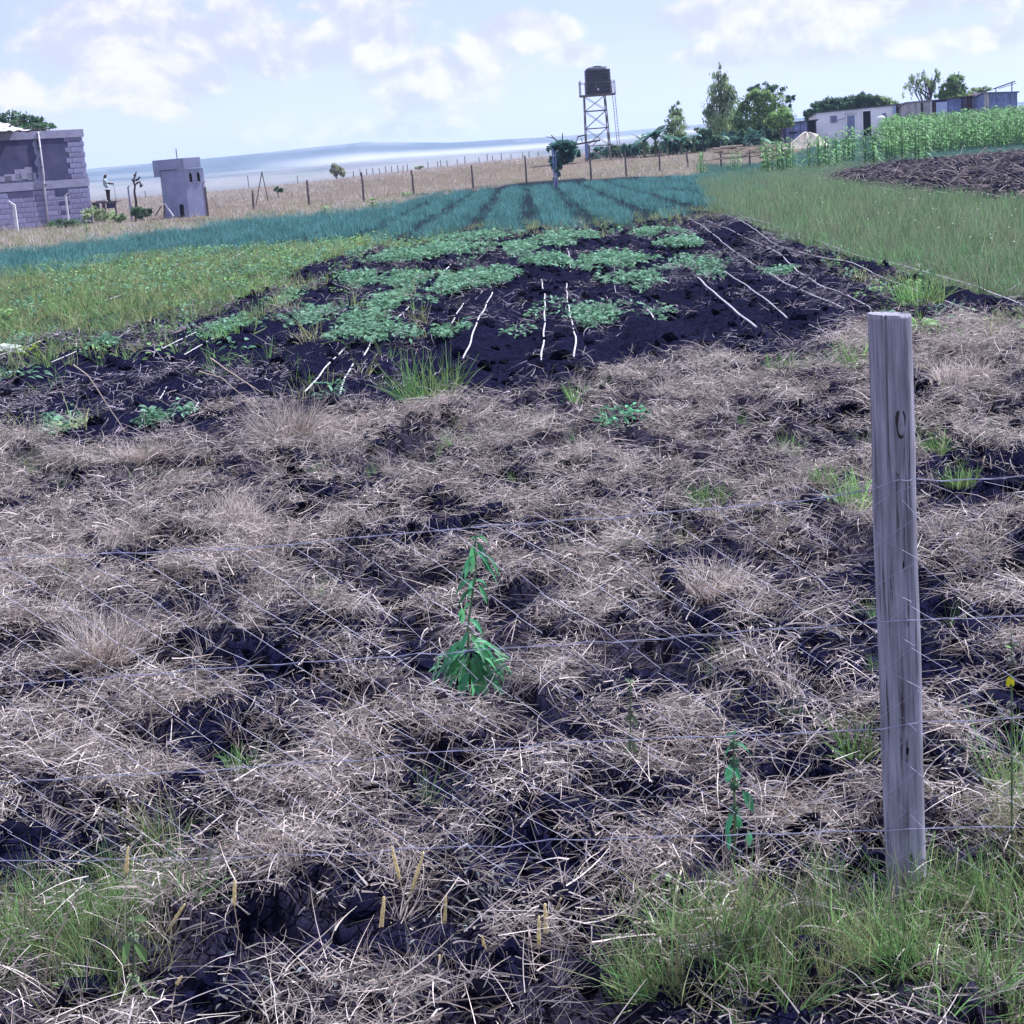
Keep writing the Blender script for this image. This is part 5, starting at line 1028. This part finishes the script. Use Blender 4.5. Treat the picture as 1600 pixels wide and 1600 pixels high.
tree('bush', 'pale yellow rounded bush alone on the brow of the dry field', 300, 528, [(523, 266, 9, 8), (530, 269, 10, 7), (538, 273, 5, 5)], m_leafpale, 900, .24, .12, cat='bush', limbs=4)
for x, y, w, h, m_, lb, D in ((435, 296, 6, 4, m_leafdark, 'small dark spiky bush in the dry field right of the crossed sticks', 150), (655, 262, 6, 4, m_leafgrey, 'small grey bush at the far brow among the tiny posts', 310), (640, 305, 10, 4, m_leafgrey, 'low brown shrub at the foot of the fourth fence post', 112), (660, 306, 12, 4, m_leafdark, 'low shrub just right of the fourth fence post', 112),
                       (155, 335, 22, 10, m_leafgrey, 'grey-green bushes hiding the legs of the timber platform', 101), (100, 350, 26, 8, m_leafdark, 'dark weeds along the foot of the block building', 92), (222, 333, 18, 8, m_leafdark, 'low dark shrub between dead trunk and hut', 98), (186, 340, 12, 6, m_leafgrey, 'small grey shrub left of the dead trunk', 98)):
    tree('bush', lb, D, x, [(x - w * .4, y, w * .7, h), (x + w * .4, y + 1, w * .7, h)], m_, 700 if w > 8 else 260, .09 * D / 100, .03, cat='bush', limbs=4)
for i, (x, y, w, h, m_) in enumerate(((943, 236, 14, 7, m_leafteal), (965, 234, 14, 8, m_leafdark), (985, 232, 12, 8, m_leafteal), (1000, 228, 12, 9, m_leafdark), (1096, 222, 16, 10, m_leafteal), (1118, 220, 14, 12, m_leafdark), (1140, 216, 14, 12, m_leafteal), (1160, 214, 12, 16, m_leafdark), (1180, 212, 14, 10, m_leafteal), (1206, 205, 14, 10, m_leafdark), (1076, 224, 14, 9, m_leafdark), (1052, 226, 14, 9, m_leafteal), (1030, 228, 14, 8, m_leafdark), (926, 243, 10, 5, m_leafteal), (1100, 205, 12, 8, m_leafdark), (1215, 216, 10, 8, m_leafgrey))):
    lbs = ['low bush right behind the tower legs', 'dark bush in the hedge between tower and bananas', 'bluish bush left of the bananas', 'dark bush at the left foot of the bananas', 'bluish bush under the slim tall tree', 'dark bush at the trunk of the slim tall tree', 'bluish bush right of the slim tall tree', 'tall dark bush in front of the broad green tree', 'bluish bush in front of the broad green tree', 'dark bush near the blue shed', 'dark bush right of the bananas', 'bluish bush behind the bananas', 'dark bush behind the left bananas', 'small low bush left of the tower foot', 'dark bush left of the slim tall tree', 'grey bush at the corner of the blue shed']
    tree('bush', lbs[i], 164 - (i % 3) * 2, x, [(x - w * .4, y, w * .7, h), (x + w * .4, y + 1, w * .7, h * .9), (x, y + 6, w * 1.1, h * .9)], m_, 1100, .17, .05, cat='bush', group='bushes under the trees', limbs=4)
def banana(x, y0, y1, D, lb, s):
    p = GD(x, D); root = tag(empty('banana_plant', p), lb, 'banana plant', 'banana plants beside the water tower'); kk = D / FPX; zt = UZ(x, (y0 * .45 + y1 * .55), D) - p.z; rr = random.Random(s)
    mb = MB(); mb.tube([(0, 0, -.1), (0, 0, zt * .6), (0, 0, zt)], [.16, .12, .08], 7); part('stem', mb, mat('banana_stem', (.14, .17, .09), .3, 3), root)
    for i in range(9):
        a = rr.uniform(0, 6.28); e = rr.uniform(.3, 1.6); L_ = (y1 - y0) * kk * rr.uniform(.6, .95); d = Vector((math.cos(a), math.sin(a), e)).normalized(); q = Vector((0, 0, zt * rr.uniform(.8, 1))); pts = [q]
        for j in range(6): d = (d - Vector((0, 0, .22))).normalized(); q = q + d * L_ / 6; pts.append(q)
        lf = MB(); side = Vector((-math.sin(a), math.cos(a), 0)); lf.ribbon(pts, [L_ * .10, L_ * .25, L_ * .30, L_ * .30, L_ * .26, L_ * .16, .02], side, rr.random()); part('leaf', lf, m_leafteal if i % 3 else mat('leaf_banana_lit', (.13, .24, .13), .2, 3, .4, attr=(.6, 1.4), trans=.4), root)
for i, a in enumerate(((1008, 192, 240, 158, 'leftmost banana plant, right of the hedge'), (1026, 182, 238, 159, 'tallest banana plant with upright leaves'), (1044, 200, 236, 157, 'banana plant with bright drooping leaves'), (1066, 202, 234, 158, 'banana plant under the pale conical tree'), (1086, 190, 232, 159, 'rightmost banana plant with ragged upright leaves'), (1146, 200, 238, 156, 'banana plant with pale arching leaves before the broad green tree'), (1205, 206, 240, 154, 'banana plant left of the sand heap'))): banana(*a, 40 + i)
# vine-clad post at the fence
r0_ = tree('vine_bush', 'leafy vine hanging from bluish upright boards at the far fence', 108, 868, [(872, 228, 13, 8), (886, 236, 14, 11), (865, 242, 9, 16), (897, 242, 9, 10), (880, 226, 18, 5), (870, 258, 8, 16), (884, 248, 12, 8), (868, 272, 6, 8)], m_leafteal, 4200, .12, .06, cat='vine', limbs=6)
for x, y0, w in ((867, 232, .05), (871, 236, .04)):
    p = GD(x, 107.6); mb = MB(); h = UZ(x, y0, 107.6) - p.z; mb.box((0, 0, h / 2 - .1), (w, .03, h / 2 + .1)); tag(obj('board', mb.mesh('board', m_tinblue), None, p), 'wide bluish upright board under the vine' if w == .05 else 'narrow bluish upright board under the vine', 'board')
for i, pts in enumerate((((878, 224), (865, 216), (853, 213)), ((879, 222), (879, 208)), ((872, 222), (861, 211)), ((875, 228), (854, 229)))):
    mb = MB(); mb.tube([at(x, y, 108) for x, y in pts], [.045, .03, .015][:len(pts)], 5); tag(obj('bare_branch', mb.mesh('bare_branch', m_bark)), ['long bare branch sticking out left of the vine', 'upright bare twig above the vine', 'short bare branch above the long one', 'level bare twig left of the vine'][i], 'branch')
def pergola():
    D = 118; g = H(UX(916, D), D); root = tag(empty('pole_shelter', (UX(916, D), D, g)), 'flimsy shelter frame of dark poles between the vine and the tower foot', 'shelter'); o0 = root.location.copy()
    for (a, b, r_, nm) in (((892, 227), (938, 219), .07, 'beam'), ((916, 224), (917, 246), .12, 'post'), ((902, 214), (914, 211), .05, 'rafter'), ((900, 224), (903, 214), .04, 'post'), ((934, 219), (926, 228), .03, 'brace'), ((910, 222), (908, 216), .03, 'brace')):
        mb = MB(); mb.tube([at(*a, D) - o0, at(*b, D) - o0], r_, 6); part(nm, mb, m_tinblue if nm == 'post' else m_polewood, root)
pergola()
# ------------------------------------------------------------------ water tower
def tower():
    D = 157; p = GD(941, D); g = p.z; root = tag(empty('water_tower', p), 'tall steel lattice water tower carrying a black square tank', 'water tower'); kk = D / FPX
    zp = UZ(932, 150, D) - g; X = lambda x, y: at(x, y, D).x - p.x; wt = 1.0; legs = []
    zb = 0; tops = [(-1.02, -.9), (.86, -.9), (.86, .9), (-1.02, .9)]; bots = [(-1.15, -1.1), (1.1, -1.1), (1.1, 1.1), (-1.15, 1.1)]; 
    for (a, b) in zip(tops, bots):
        A_ = Vector((a[0] - .22, a[1], zp)); B_ = Vector((b[0] - .22, b[1], -.2)); legs.append((A_, B_)); mb = MB(); mb.tube([B_, A_], .055, 6); part('leg', mb, m_steel, root)
    lev = [0, .26, .52, .78, 1.0]; pt = lambda i, t: legs[i][1].lerp(legs[i][0], t)
    for l in lev[1:-1]:
        for i in range(4): mb = MB(); mb.tube([pt(i, l), pt((i + 1) % 4, l)], .04, 5); part('girt', mb, m_steel, root)
    for a, b in zip(lev[:-1], lev[1:]):
        for i in range(4):
            for (s, e) in (((i, a), ((i + 1) % 4, b)), (((i + 1) % 4, a), (i, b))): mb = MB(); mb.tube([pt(*s), pt(*e)], .022, 4); part('brace', mb, m_steel, root)
    pf = MB(); pf.box((-.02, 0, zp + .06), (1.60, 1.35, .06)); part('platform', pf, m_steel, root)
    rl = MB(); zr = zp + .12
    for z in (.55, 1.05):
        rl.tube([(-1.58, -1.3, zr + z), (-1.58, 1.3, zr + z), (1.55, 1.3, zr + z), (1.55, -1.3, zr + z), (-1.58, -1.3, zr + z)], .022, 4) if z > .6 else rl.tube([(-1.58, -1.3, zr + z), (-1.58, 1.3, zr + z)], .02, 4)
    rail = part('guard_rail', rl, m_steel, root)
    for (x, y) in ((-1.58, -1.3), (-1.58, 0), (-1.58, 1.3), (1.55, -1.3), (1.55, 1.3), (-1.2, -1.3), (1.2, -1.3)):
        mb = MB(); mb.tube([(x, y, zr), (x, y, zr + (1.3 if x < -1.5 else 1.08))], .028, 4); part('stanchion', mb, m_steel, rail)
    # square moulded tank with rounded ribs
    tk = MB(); n = 40; zs = np.linspace(0, 2.42, 30); vs = []
    for i, z in enumerate(zs):
        t = z / 2.42; s = 1.17 * (1 - .10 * max(0, (t - .88) / .12) ** 2 * 3) * (1 + .012 * math.cos(z * 2 * math.pi / .30)) * (1 - .02 * t)
        for k in range(n):
            a = 2 * math.pi * k / n; e = 5.0; c, s_ = math.cos(a), math.sin(a); r_ = (abs(c) ** e + abs(s_) ** e) ** (-1 / e); vs.append((c * r_ * s + .12 - .03, s_ * r_ * s, zr + z))
    m_ = len(zs); tk.add(vs, [(i * n + k, i * n + (k + 1) % n, (i + 1) * n + (k + 1) % n, (i + 1) * n + k) for i in range(m_ - 1) for k in range(n)] + [tuple((m_ - 1) * n + k for k in range(n)), tuple(range(n))[::-1]])
    tank = part('tank', tk, m_tank, root, True)
    lid = MB(); lid.tube([(.1, 0, zr + 2.42), (.1, 0, zr + 2.52), (.1, 0, zr + 2.55)], [.42, .40, .1], 16); part('lid', lid, m_tank, tank)
    pi = MB(); pi.tube([(-.2, -1.2, zr + 1.35), (-.2, -1.22, zr + .55), (0, -1.22, zr + .5)], .035, 6); part('outlet_pipe', pi, m_steel, tank)
    fl = MB(); fl.blob((.0, -1.25, zr + .42), (.10, .05, .10), 8, 6, noise=.02); part('outlet_cap', fl, m_palepost, tank)
    for x in (1.55, 1.78):
        mb = MB(); mb.tube([(x, -.9, -.2), (x - .15, -.95, zp * .5), (x - .32, -1.0, zr + 1.2)], .025, 4); part('ladder_rail', mb, m_steel, root)
    for i in range(22):
        mb = MB(); z = .3 + i * (zp / 22); dx = -.32 * z / (zp + 1.2); mb.tube([(1.55 + dx, -.92, z), (1.78 + dx, -.92, z)], .013, 4); part('rung', mb, m_steel, root)
tower()
# ------------------------------------------------------------------ sheds
def corr(mb, x0, x1, y, z0, z1a, z1b, amp=.035, pitch=.17):
    """corrugated sheet between x0 and x1 (one face out, folded edge depth)"""
    n = max(4, int((x1 - x0) / pitch * 4)); vs = []
    for i in range(n + 1):
        t = i / n; x = x0 + (x1 - x0) * t; yy = y + amp * math.cos(i * math.pi / 2); vs += [(x, yy, z0), (x, yy, z1a + (z1b - z1a) * t)]
    mb.add(vs, [(2 * i, 2 * i + 2, 2 * i + 3, 2 * i + 1) for i in range(n)])
def shed(name, lb, D, x0, x1, yt0, yt1, core, sheets=(), depth=4.0, roofm=m_rust, roof=True, cat='shed', over=.18, drop=.4):
    g = min(H(UX(x0, D), D), H(UX(x1, D), D)) - .3; X0, X1 = UX(x0, D), UX(x1, D); root = tag(empty(name, (X0, D, g)), lb, cat); Z = lambda x, y: UZ(x, y, D) - g
    z0, z1 = Z(x0, yt0), Z(x1, yt1); mb = MB(); w = X1 - X0
    mb.add([(0, .06, 0), (w, .06, 0), (w, depth, 0), (0, depth, 0), (0, .06, z0 - .04), (w, .06, z1 - .04), (w, depth, z1 - drop), (0, depth, z0 - drop)], [(3, 2, 1, 0), (4, 5, 6, 7), (0, 1, 5, 4), (1, 2, 6, 5), (2, 3, 7, 6), (3, 0, 4, 7)]); part('wall', mb, core, root)
    for (a, b, m_, t) in sheets:
        s = MB(); fa, fb = (UX(a, D) - X0), (UX(b, D) - X0); za, zb = z0 + (z1 - z0) * fa / w - .06 - t, z0 + (z1 - z0) * fb / w - .06 - t; corr(s, fa + .02, fb - .02, 0, 0, za, zb); part('tin_sheet', s, m_, root)
    if roof:
        r_ = MB(); r_.add([(-over, -over, z0 - .03), (w + over, -over, z1 - .03), (w + over, depth + .1, z1 - drop), (-over, depth + .1, z0 - drop), (-over, -over, z0 + .04), (w + over, -over, z1 + .04), (w + over, depth + .1, z1 - drop + .07), (-over, depth + .1, z0 - drop + .07)], [(3, 2, 1, 0), (4, 5, 6, 7), (0, 1, 5, 4), (1, 2, 6, 5), (2, 3, 7, 6), (3, 0, 4, 7)]); part('roof', r_, roofm, root)
    return root, X0, g, D, z0, z1, w
def opening(rt_, nm, xa, xb, ya, yb, m_, y=-.02, frame=None):
    root, X0, g, D = rt_[:4]; mb = MB(); a, b = UX(xa, D) - X0, UX(xb, D) - X0; z1, z0 = UZ(xa, ya, D) - g, max(0, UZ(xa, yb, D) - g); mb.box(((a + b) / 2, y, (z0 + z1) / 2), ((b - a) / 2, .03, (z1 - z0) / 2)); o = part(nm, mb, m_, root)
    if frame:
        f = MB(); e = .05
        for (cx, cz, hx, hz_) in (((a + b) / 2, z1 + e, (b - a) / 2 + 2 * e, e), (a - e, (z0 + z1) / 2, e, (z1 - z0) / 2), (b + e, (z0 + z1) / 2, e, (z1 - z0) / 2)): f.box((cx, y - .02, cz), (hx, .05, hz_))
        part('frame', f, frame, o)
    return o
s1 = shed('blue_shed', 'low dark blue tin shed with an open dark bay, left end of the row', 160, 1229, 1276, 192.5, 187, m_plaster, [(1229, 1240, m_tinblue, 0), (1240, 1251, m_tinblue, 0), (1251, 1262, m_tinblue, 0)], 3)
opening(s1, 'doorway', 1264, 1274, 190, 222, m_dark); opening(s1, 'shelf_opening', 1233, 1246, 207, 209, m_dark, -.07)
s2 = shed('white_building', 'long low white building with a small window, a porch and a dark open doorway', 163, 1277, 1396, 176, 164, m_white, (), 4, roofm=mat('roof_dark', (.10, .10, .13), .3, 2), over=.12)
opening(s2, 'window', 1300, 1307, 182.5, 191.5, mat('window_glass', (.20, .22, .33), .1), -.0, m_concrete); opening(s2, 'door', 1324, 1336, 181, 212, mat('door_grey', (.22, .24, .38), .15, 3), 0, m_white); opening(s2, 'doorway', 1349, 1361, 174, 212, m_dark, 0.0, m_white)
opening(s2, 'lintel', 1319, 1341, 175, 179, m_palepost, -.12); opening(s2, 'shutter', 1379, 1385, 177, 183, mat('door_grey', (.2, .2, .3)), 0)
for x in (1319, 1341): opening(s2, 'porch_post', x - .9, x + .9, 175, 214, m_white, -.2)
mb = MB(); mb.tube([at(1308, 188, 162.7), at(1321, 184.5, 162.6)], .05, 5); tag(obj('slanting_pole', mb.mesh('slanting_pole', m_concrete)), 'grey pole slanting between window and porch of the white building', 'pole')
p = GD(1378, 160.5); mb = MB(); zt = UZ(1378, 181, 160.5) - p.z; mb.tube([(0, 0, 0), (0, 0, zt * .8), (0, 0, zt * .95), (0, 0, zt)], [.42, .42, .36, .15], 14); tag(obj('water_drum', mb.mesh('water_drum', m_white, True), None, p), 'tall pale drum standing before the right end of the white building', 'drum')
s3 = shed('lean_to', 'open lean-to with dark inside between the white building and the grey tin shack', 163, 1396, 1417, 164, 160.5, m_dark, [(1396, 1401, m_tinpale, 0), (1410, 1412.5, m_tin, 0)], 3, roofm=m_rust)
for i, (x, y0, x2, y2) in enumerate(((1398, 192, 1406, 166), (1402, 193, 1407, 170), (1405, 190, 1404, 172), (1408, 192, 1411, 174))):
    mb = MB(); mb.tube([at(x, y0, 162) - s3[0].location, at(x2, y2, 162.3) - s3[0].location], .06, 5); part('prop', mb, m_straw_pale if i % 2 else m_bark, s3[0])
s4 = shed('grey_shack', 'grey corrugated tin shack with a pale roof edge, middle of the row', 160, 1417, 1456, 160, 156.5, m_tin, [(1417, 1424, m_tin, 0), (1424, 1432, m_tin, 0), (1432, 1439.5, m_tin, 0), (1442.5, 1453, m_tin, 0)], 3.5, roofm=m_concrete)
opening(s4, 'dark_gap', 1440, 1442.2, 161, 200, m_dark, -.02); opening(s4, 'corner_post', 1453.5, 1456.5, 158, 200, m_palepost, -.05)
s5 = shed('blue_sheet_shack', 'shack of blue and rusty sheets with one light blue panel, behind the maize', 161, 1458, 1521, 157, 149.5, m_plaster, [(1458, 1463, m_rust, 0), (1480, 1491, m_tinblue, 0), (1491, 1502, m_tinblue, 0), (1503, 1511, mat('tin_purple', (.12, .10, .16), .3, 2), 0), (1511, 1519, m_rust, 0)], 3.5)
o_ = MB(); o_.box((UX(1471.5, 161) - s5[1], -.08, (s5[4] - .2) / 2), (.52, .03, (s5[4] - .2) / 2)); part('light_panel', o_, m_tinpale, s5[0])
s6 = shed('pale_shack', 'pale panelled hut wall between the rusty sheets and the blue end shack', 163, 1520, 1539, 147.5, 144.5, m_white, [(1536, 1539, m_rust, .1)], 3, roofm=m_straw_pale)
s7 = shed('end_shack', 'blue corrugated shack at the right end of the row, with a brown side strip', 158, 1538, 1590, 144.5, 143.5, m_tinblue, [(1538, 1546, m_tin, 0), (1546, 1557, m_tinblue, 0), (1557, 1568, m_tinblue, .0), (1568, 1579, m_tinblue, 0), (1579, 1590, m_tinblue, 0)], 3.5, roofm=m_concrete)
root = tag(empty('tilted_canopy', GD(1570, 162)), 'small tilted roof frame on a post above the end shack', 'canopy'); o0 = root.location.copy()
for a, b, r_, nm, m_ in (((1552, 139), (1586, 127), .06, 'rafter', m_rust), ((1560, 138.5), (1588, 130), .03, 'rafter', m_rust), ((1581, 128), (1581, 146), .06, 'post', m_rust), ((1556, 138), (1556, 147), .05, 'post', m_rust)):
    mb = MB(); mb.tube([at(*a, 162) - o0, at(*b, 162) - o0], r_, 5); part(nm, mb, m_, root)
# sand heap
p = GD(1262, 150); mb = MB(); n, rg = 26, 9; vs = []; zt = UZ(1262, 210, 150) - p.z + .1
for i in range(rg + 1):
    for k in range(n):
        a = 2 * math.pi * k / n; f = i / rg; ridge = 1 + .25 * math.cos(2 * a) ; r_ = f * 2.2 * ridge; vs.append((r_ * math.cos(a), r_ * math.sin(a) * .7, zt * (.5 + .5 * math.cos(3.14 * min(1, f * 1.0))) * (1 - .12 * math.sin(5 * a + 2 * f)) + .12 * zt * math.exp(-((r_ * math.cos(a) - 1.0) ** 2) * 6) - .15 * f + rnd.uniform(-.04, .04)))
mb.add(vs, [(i * n + k, i * n + (k + 1) % n, (i + 1) * n + (k + 1) % n, (i + 1) * n + k) for i in range(rg) for k in range(n)]); tag(obj('sand_heap', mb.mesh('sand_heap', m_sand, True), None, p), 'pale heap of sand in front of the dark blue shed', 'sand heap')
# ------------------------------------------------------------------ far fence posts
FP = [(325, 292, 334, 98), (397, 297, 332, 104), (483, 281, 321, 103), (569, 269, 313, 103), (647, 266, 301, 112), (740, 258, 293, 116), (823, 243, 279, 122), (924, 227, 275, 112), (979, 236, 270, 120), (1031, 235, 265, 124), (1076, 234, 260, 128), (1127, 220, 252, 122), (1172, 222, 247, 122)]
ordn = ['first', 'second', 'third', 'fourth', 'fifth', 'sixth', 'seventh', 'eighth', 'ninth', 'tenth', 'eleventh', 'twelfth', 'thirteenth']
for i, (x, y0, y1, D) in enumerate(FP):
    p = GD(x, D); h = max(.8, UZ(x, y0, D) - p.z); lean = {9: .05, 10: -.12, 4: -.05}.get(i, rnd.uniform(-.03, .03)); mb = MB()
    mb.tube([(0, 0, -.2), (lean * .3 + rnd.gauss(0, .01), 0, h * .35), (lean * .6 + rnd.gauss(0, .012), 0, h * .7), (lean, 0, h)], [.075, .068, .062, .055], 7)
    tag(obj('far_post', mb.mesh('far_post', m_polewood), None, p), '%s dark timber post of the far field fence, counted from the watch hut' % ordn[i], 'fence post', 'timber posts of the far field fence')
p = GD(409, 120); root = tag(empty('crossed_sticks', p), 'thin sticks crossed at the top in the dry field near the second post', 'sticks')
for x0, y0, x1, y1 in ((409, 268, 419, 314), (409, 270, 400, 320)):
    mb = MB(); mb.tube([at(x0, y0, 120) - p, at(x1, y1, 120) - p], .035, 5); part('stick', mb, m_polewood, root)
tiny = [(228, 1), (389, 2), (466, 1.2), (553, 1), (564, 1.2), (574, 1.1), (584, 1.15), (594, 1.05), (604, 1.2), (613, 1.1), (623, 1.1), (631, 1), (638, 1.1), (670, 1.2), (685, 1.1), (690, 1.2), (728, 1.3), (763, 1.3), (771, 1.0), (785, 1.2), (818, 1.2), (828, 1.2), (842, 1.1), (700, 1.0), (716, 1.0), (750, 1.0), (800, 1.0)]
tl = ['tiny post between dead trunk and watch hut', 'tiny post close to the second fence post', 'tiny post between the second and third fence posts'] + ['tiny post %s in the close-set row right of the yellow bush' % ordn[i] for i in range(10)] + ['tiny far post just right of the close-set row', 'tiny far post, left one of a pair', 'tiny far post, right one of a pair', 'stout tiny far post left of the sixth fence post', 'tiny far post right of the sixth fence post', 'low tiny post right of the sixth fence post', 'tiny far post halfway between sixth and seventh fence posts', 'tiny far post left of the seventh fence post', 'tiny far post right of the seventh fence post', 'tiny far post left of the vine', 'low tiny post left of the stout one', 'low tiny post nearest the stout one', 'low tiny post beyond the sixth fence post', 'low tiny post before the seventh fence post']
for (x, k_), lb in zip(tiny, tl):
    D = 300 + (x % 7) * 6 if x > 300 else 290; p = GD(x, D); mb = MB(); mb.tube([(0, 0, -.2), (0, 0, .5 * k_), (rnd.gauss(0, .04), 0, 1.25 * k_)], [.09, .08, .07], 5)
    tag(obj('distant_post', mb.mesh('distant_post', m_polewood), None, p), lb, 'fence post', 'tiny fence posts along the brow')
# pole barrier of laid branches left of the maize
root = tag(empty('pole_barrier', GD(1165, 121)), 'low barrier of stacked pale poles and branches behind the green crop', 'pole barrier'); o0 = root.location.copy()
for i in range(70):
    x = 1098 + rnd.uniform(0, 130); yb = 254 - (x - 1100) * .05 - rnd.uniform(2, 24); L_ = rnd.uniform(14, 50); dy = rnd.uniform(-3, 3) - L_ * .05; mb = MB(); D = 120.5 + rnd.uniform(-.5, .5); mb.tube([at(x, yb, D) - o0, at(min(1236, x + L_), yb + dy, D) - o0], rnd.uniform(.02, .045), 5); part('pole', mb, m_straw_pale if i % 3 else m_bark, root)
# shrub-like stalks in front of block building, small plants on the bank
for x, y, h, lb in ((137, 372, 38, 'tall pale broad-leaved plant standing on the bank in front of the block building'), (583, 332, 24, 'green leafy plant at the third fence post'), (508, 336, 14, 'small bright green plant on the bank below the third fence post')):
    p = G(x, y); kk = p.y / FPX; mb = MB(); root = tag(empty('bank_plant', p), lb, 'plant'); mb.tube([(0, 0, 0), (0, 0, h * kk * .9)], .02, 5); part('stem', mb, m_stem, root)
    for i_ in range(int(h * .8)):
        a = rnd.uniform(0, 6.28); f = MB(); f.leaf((0, 0, rnd.uniform(.15, .95) * h * kk), (math.cos(a), math.sin(a), rnd.uniform(.1, 1.1)), (0, 0, 1), 12 * kk, 4.5 * kk, .4, rnd.random()); part('leaf', f, m_leafgrey if x < 200 else m_weed, root)
# ------------------------------------------------------------------ maize
def maize_mesh(seed):
    rr = random.Random(seed); mb = MB(); h = 1.0; mb.tube([(0, 0, -.03), (rr.gauss(0, .01), 0, .5), (rr.gauss(0, .02), 0, .9)], [.012, .010, .004], 5, .3)
    for i in range(11):
        z = .12 + .075 * i; a = (i % 2) * 3.14 + rr.gauss(0, .5) + seed; e = rr.uniform(.9, 1.9); d = Vector((math.cos(a), math.sin(a), e)).normalized(); q = Vector((0, 0, z)); pts = [q]; L_ = rr.uniform(.26, .42) * (1 - .3 * i / 11)
        for j in range(5): d = (d - Vector((0, 0, .42))).normalized(); q = q + d * L_ / 5; pts.append(q)
        mb.ribbon(pts, [.026, .046, .050, .042, .026, .003], Vector((-math.sin(a), math.cos(a), rr.uniform(-.2, .2))), rr.random())
    return mb.mesh('maize_plant', m_maize)
MZ = [maize_mesh(s) for s in range(7)]
def maize(x, D, h, lb, grp):
    p = GD(x, D); o = obj('maize_plant', MZ[rnd.randrange(7)], None, p); o.scale = (h * 1.1, h * 1.1, h); o.rotation_euler = (rnd.gauss(0, .05), rnd.gauss(0, .05), rnd.uniform(0, 6.28)); tag(o, lb, 'maize plant', grp)
for (x0, x1, D, n_, h, lb) in ((1196, 1240, 98, 20, 2.1, 'maize plant in the leftmost free clump, left of the sand heap'), (1262, 1308, 102, 16, 2.2, 'maize plant in the loose clump before the sand heap'), (1310, 1336, 114, 12, 2.4, 'maize plant in the dark upright clump before the white building porch'), (1348, 1376, 104, 11, 2.4, 'maize plant in the open clump below the open doorway'), (1425, 1448, 104, 8, 2.6, 'maize plant standing forward of the dense block, above the ploughed patch'),
                               (1092, 1108, 112, 6, 1.6, 'maize plant in the small clump left of the pole barrier'), (1140, 1158, 114, 6, 1.5, 'maize plant in the small clump in the middle of the pole barrier'), (1374, 1424, 110, 16, 2.3, 'maize plant in the thin strip at the left end of the dense block')):
    for i in range(n_): maize(rnd.uniform(x0, x1), D + rnd.uniform(-1.5, 2.5), h * rnd.uniform(.75, 1.1), lb, lb.replace('maize plant in', 'maize in').replace('maize plant standing', 'maize standing'))
cnt = 0
for row in range(7):
    for i in range(30):
        x = 1392 + i * 8.6 + rnd.uniform(-3, 3) - row * 2; D = 119 + row * 1.3 + rnd.uniform(-.4, .4)
        if x > 1650 or cnt > 195: continue
        maize(x, D, (1.5 + .6 * min(1, (x - 1380) / 120)) * rnd.uniform(.8, 1.12), 'maize plant in the front rows of the dense green block at right', 'maize in the dense block'); cnt += 1
def k_m(px, py, X, Y):
    c = (px > 1340) & (px < 2300) & (Y > 128) & (Y < 152); return c * 1.0
X = rng.uniform(24, 75, 5200); Y = rng.uniform(128, 153, 5200); k_ = (X / Y * FPX + 800 > 1402 + (153 - Y) * .6); X, Y = X[k_], Y[k_]; k2 = rng.random(len(X)) < .75; X, Y = X[k2], Y[k2]
P = np.stack([X, Y, terrain(X, Y)], -1); n = len(P); s = rng.uniform(1.8, 2.5, n); scatter('maize_block', P, rots(n, .05), np.stack([s * 1.15, s * 1.15, s], -1), rng.integers(0, 7, n), MZ, 'dense green maize behind the front rows at right')

# little white flowers over the tall grass
mb = MB()
for i in range(55):
    x, y = rnd.uniform(1230, 1600), rnd.uniform(290, 420)
    if y > 345 + (x - 1230) * .25: continue
    g = G(x, y); c_ = g + Vector((0, 0, rnd.uniform(.3, .42))); r_ = .010 + .0003 * g.y
    for k_ in range(5):
        a = k_ * 1.257 + i; mb.leaf(c_, (math.cos(a), math.sin(a) - .4, .5), (0, 0, 1), r_ * 1.3, r_, .1)
tag(obj('flower_heads', mb.mesh('flower_heads', mat('petal_white', (.8, .8, .75), .05, 4))), 'tiny white flower heads dotted over the tall green grass', None, kind='stuff')
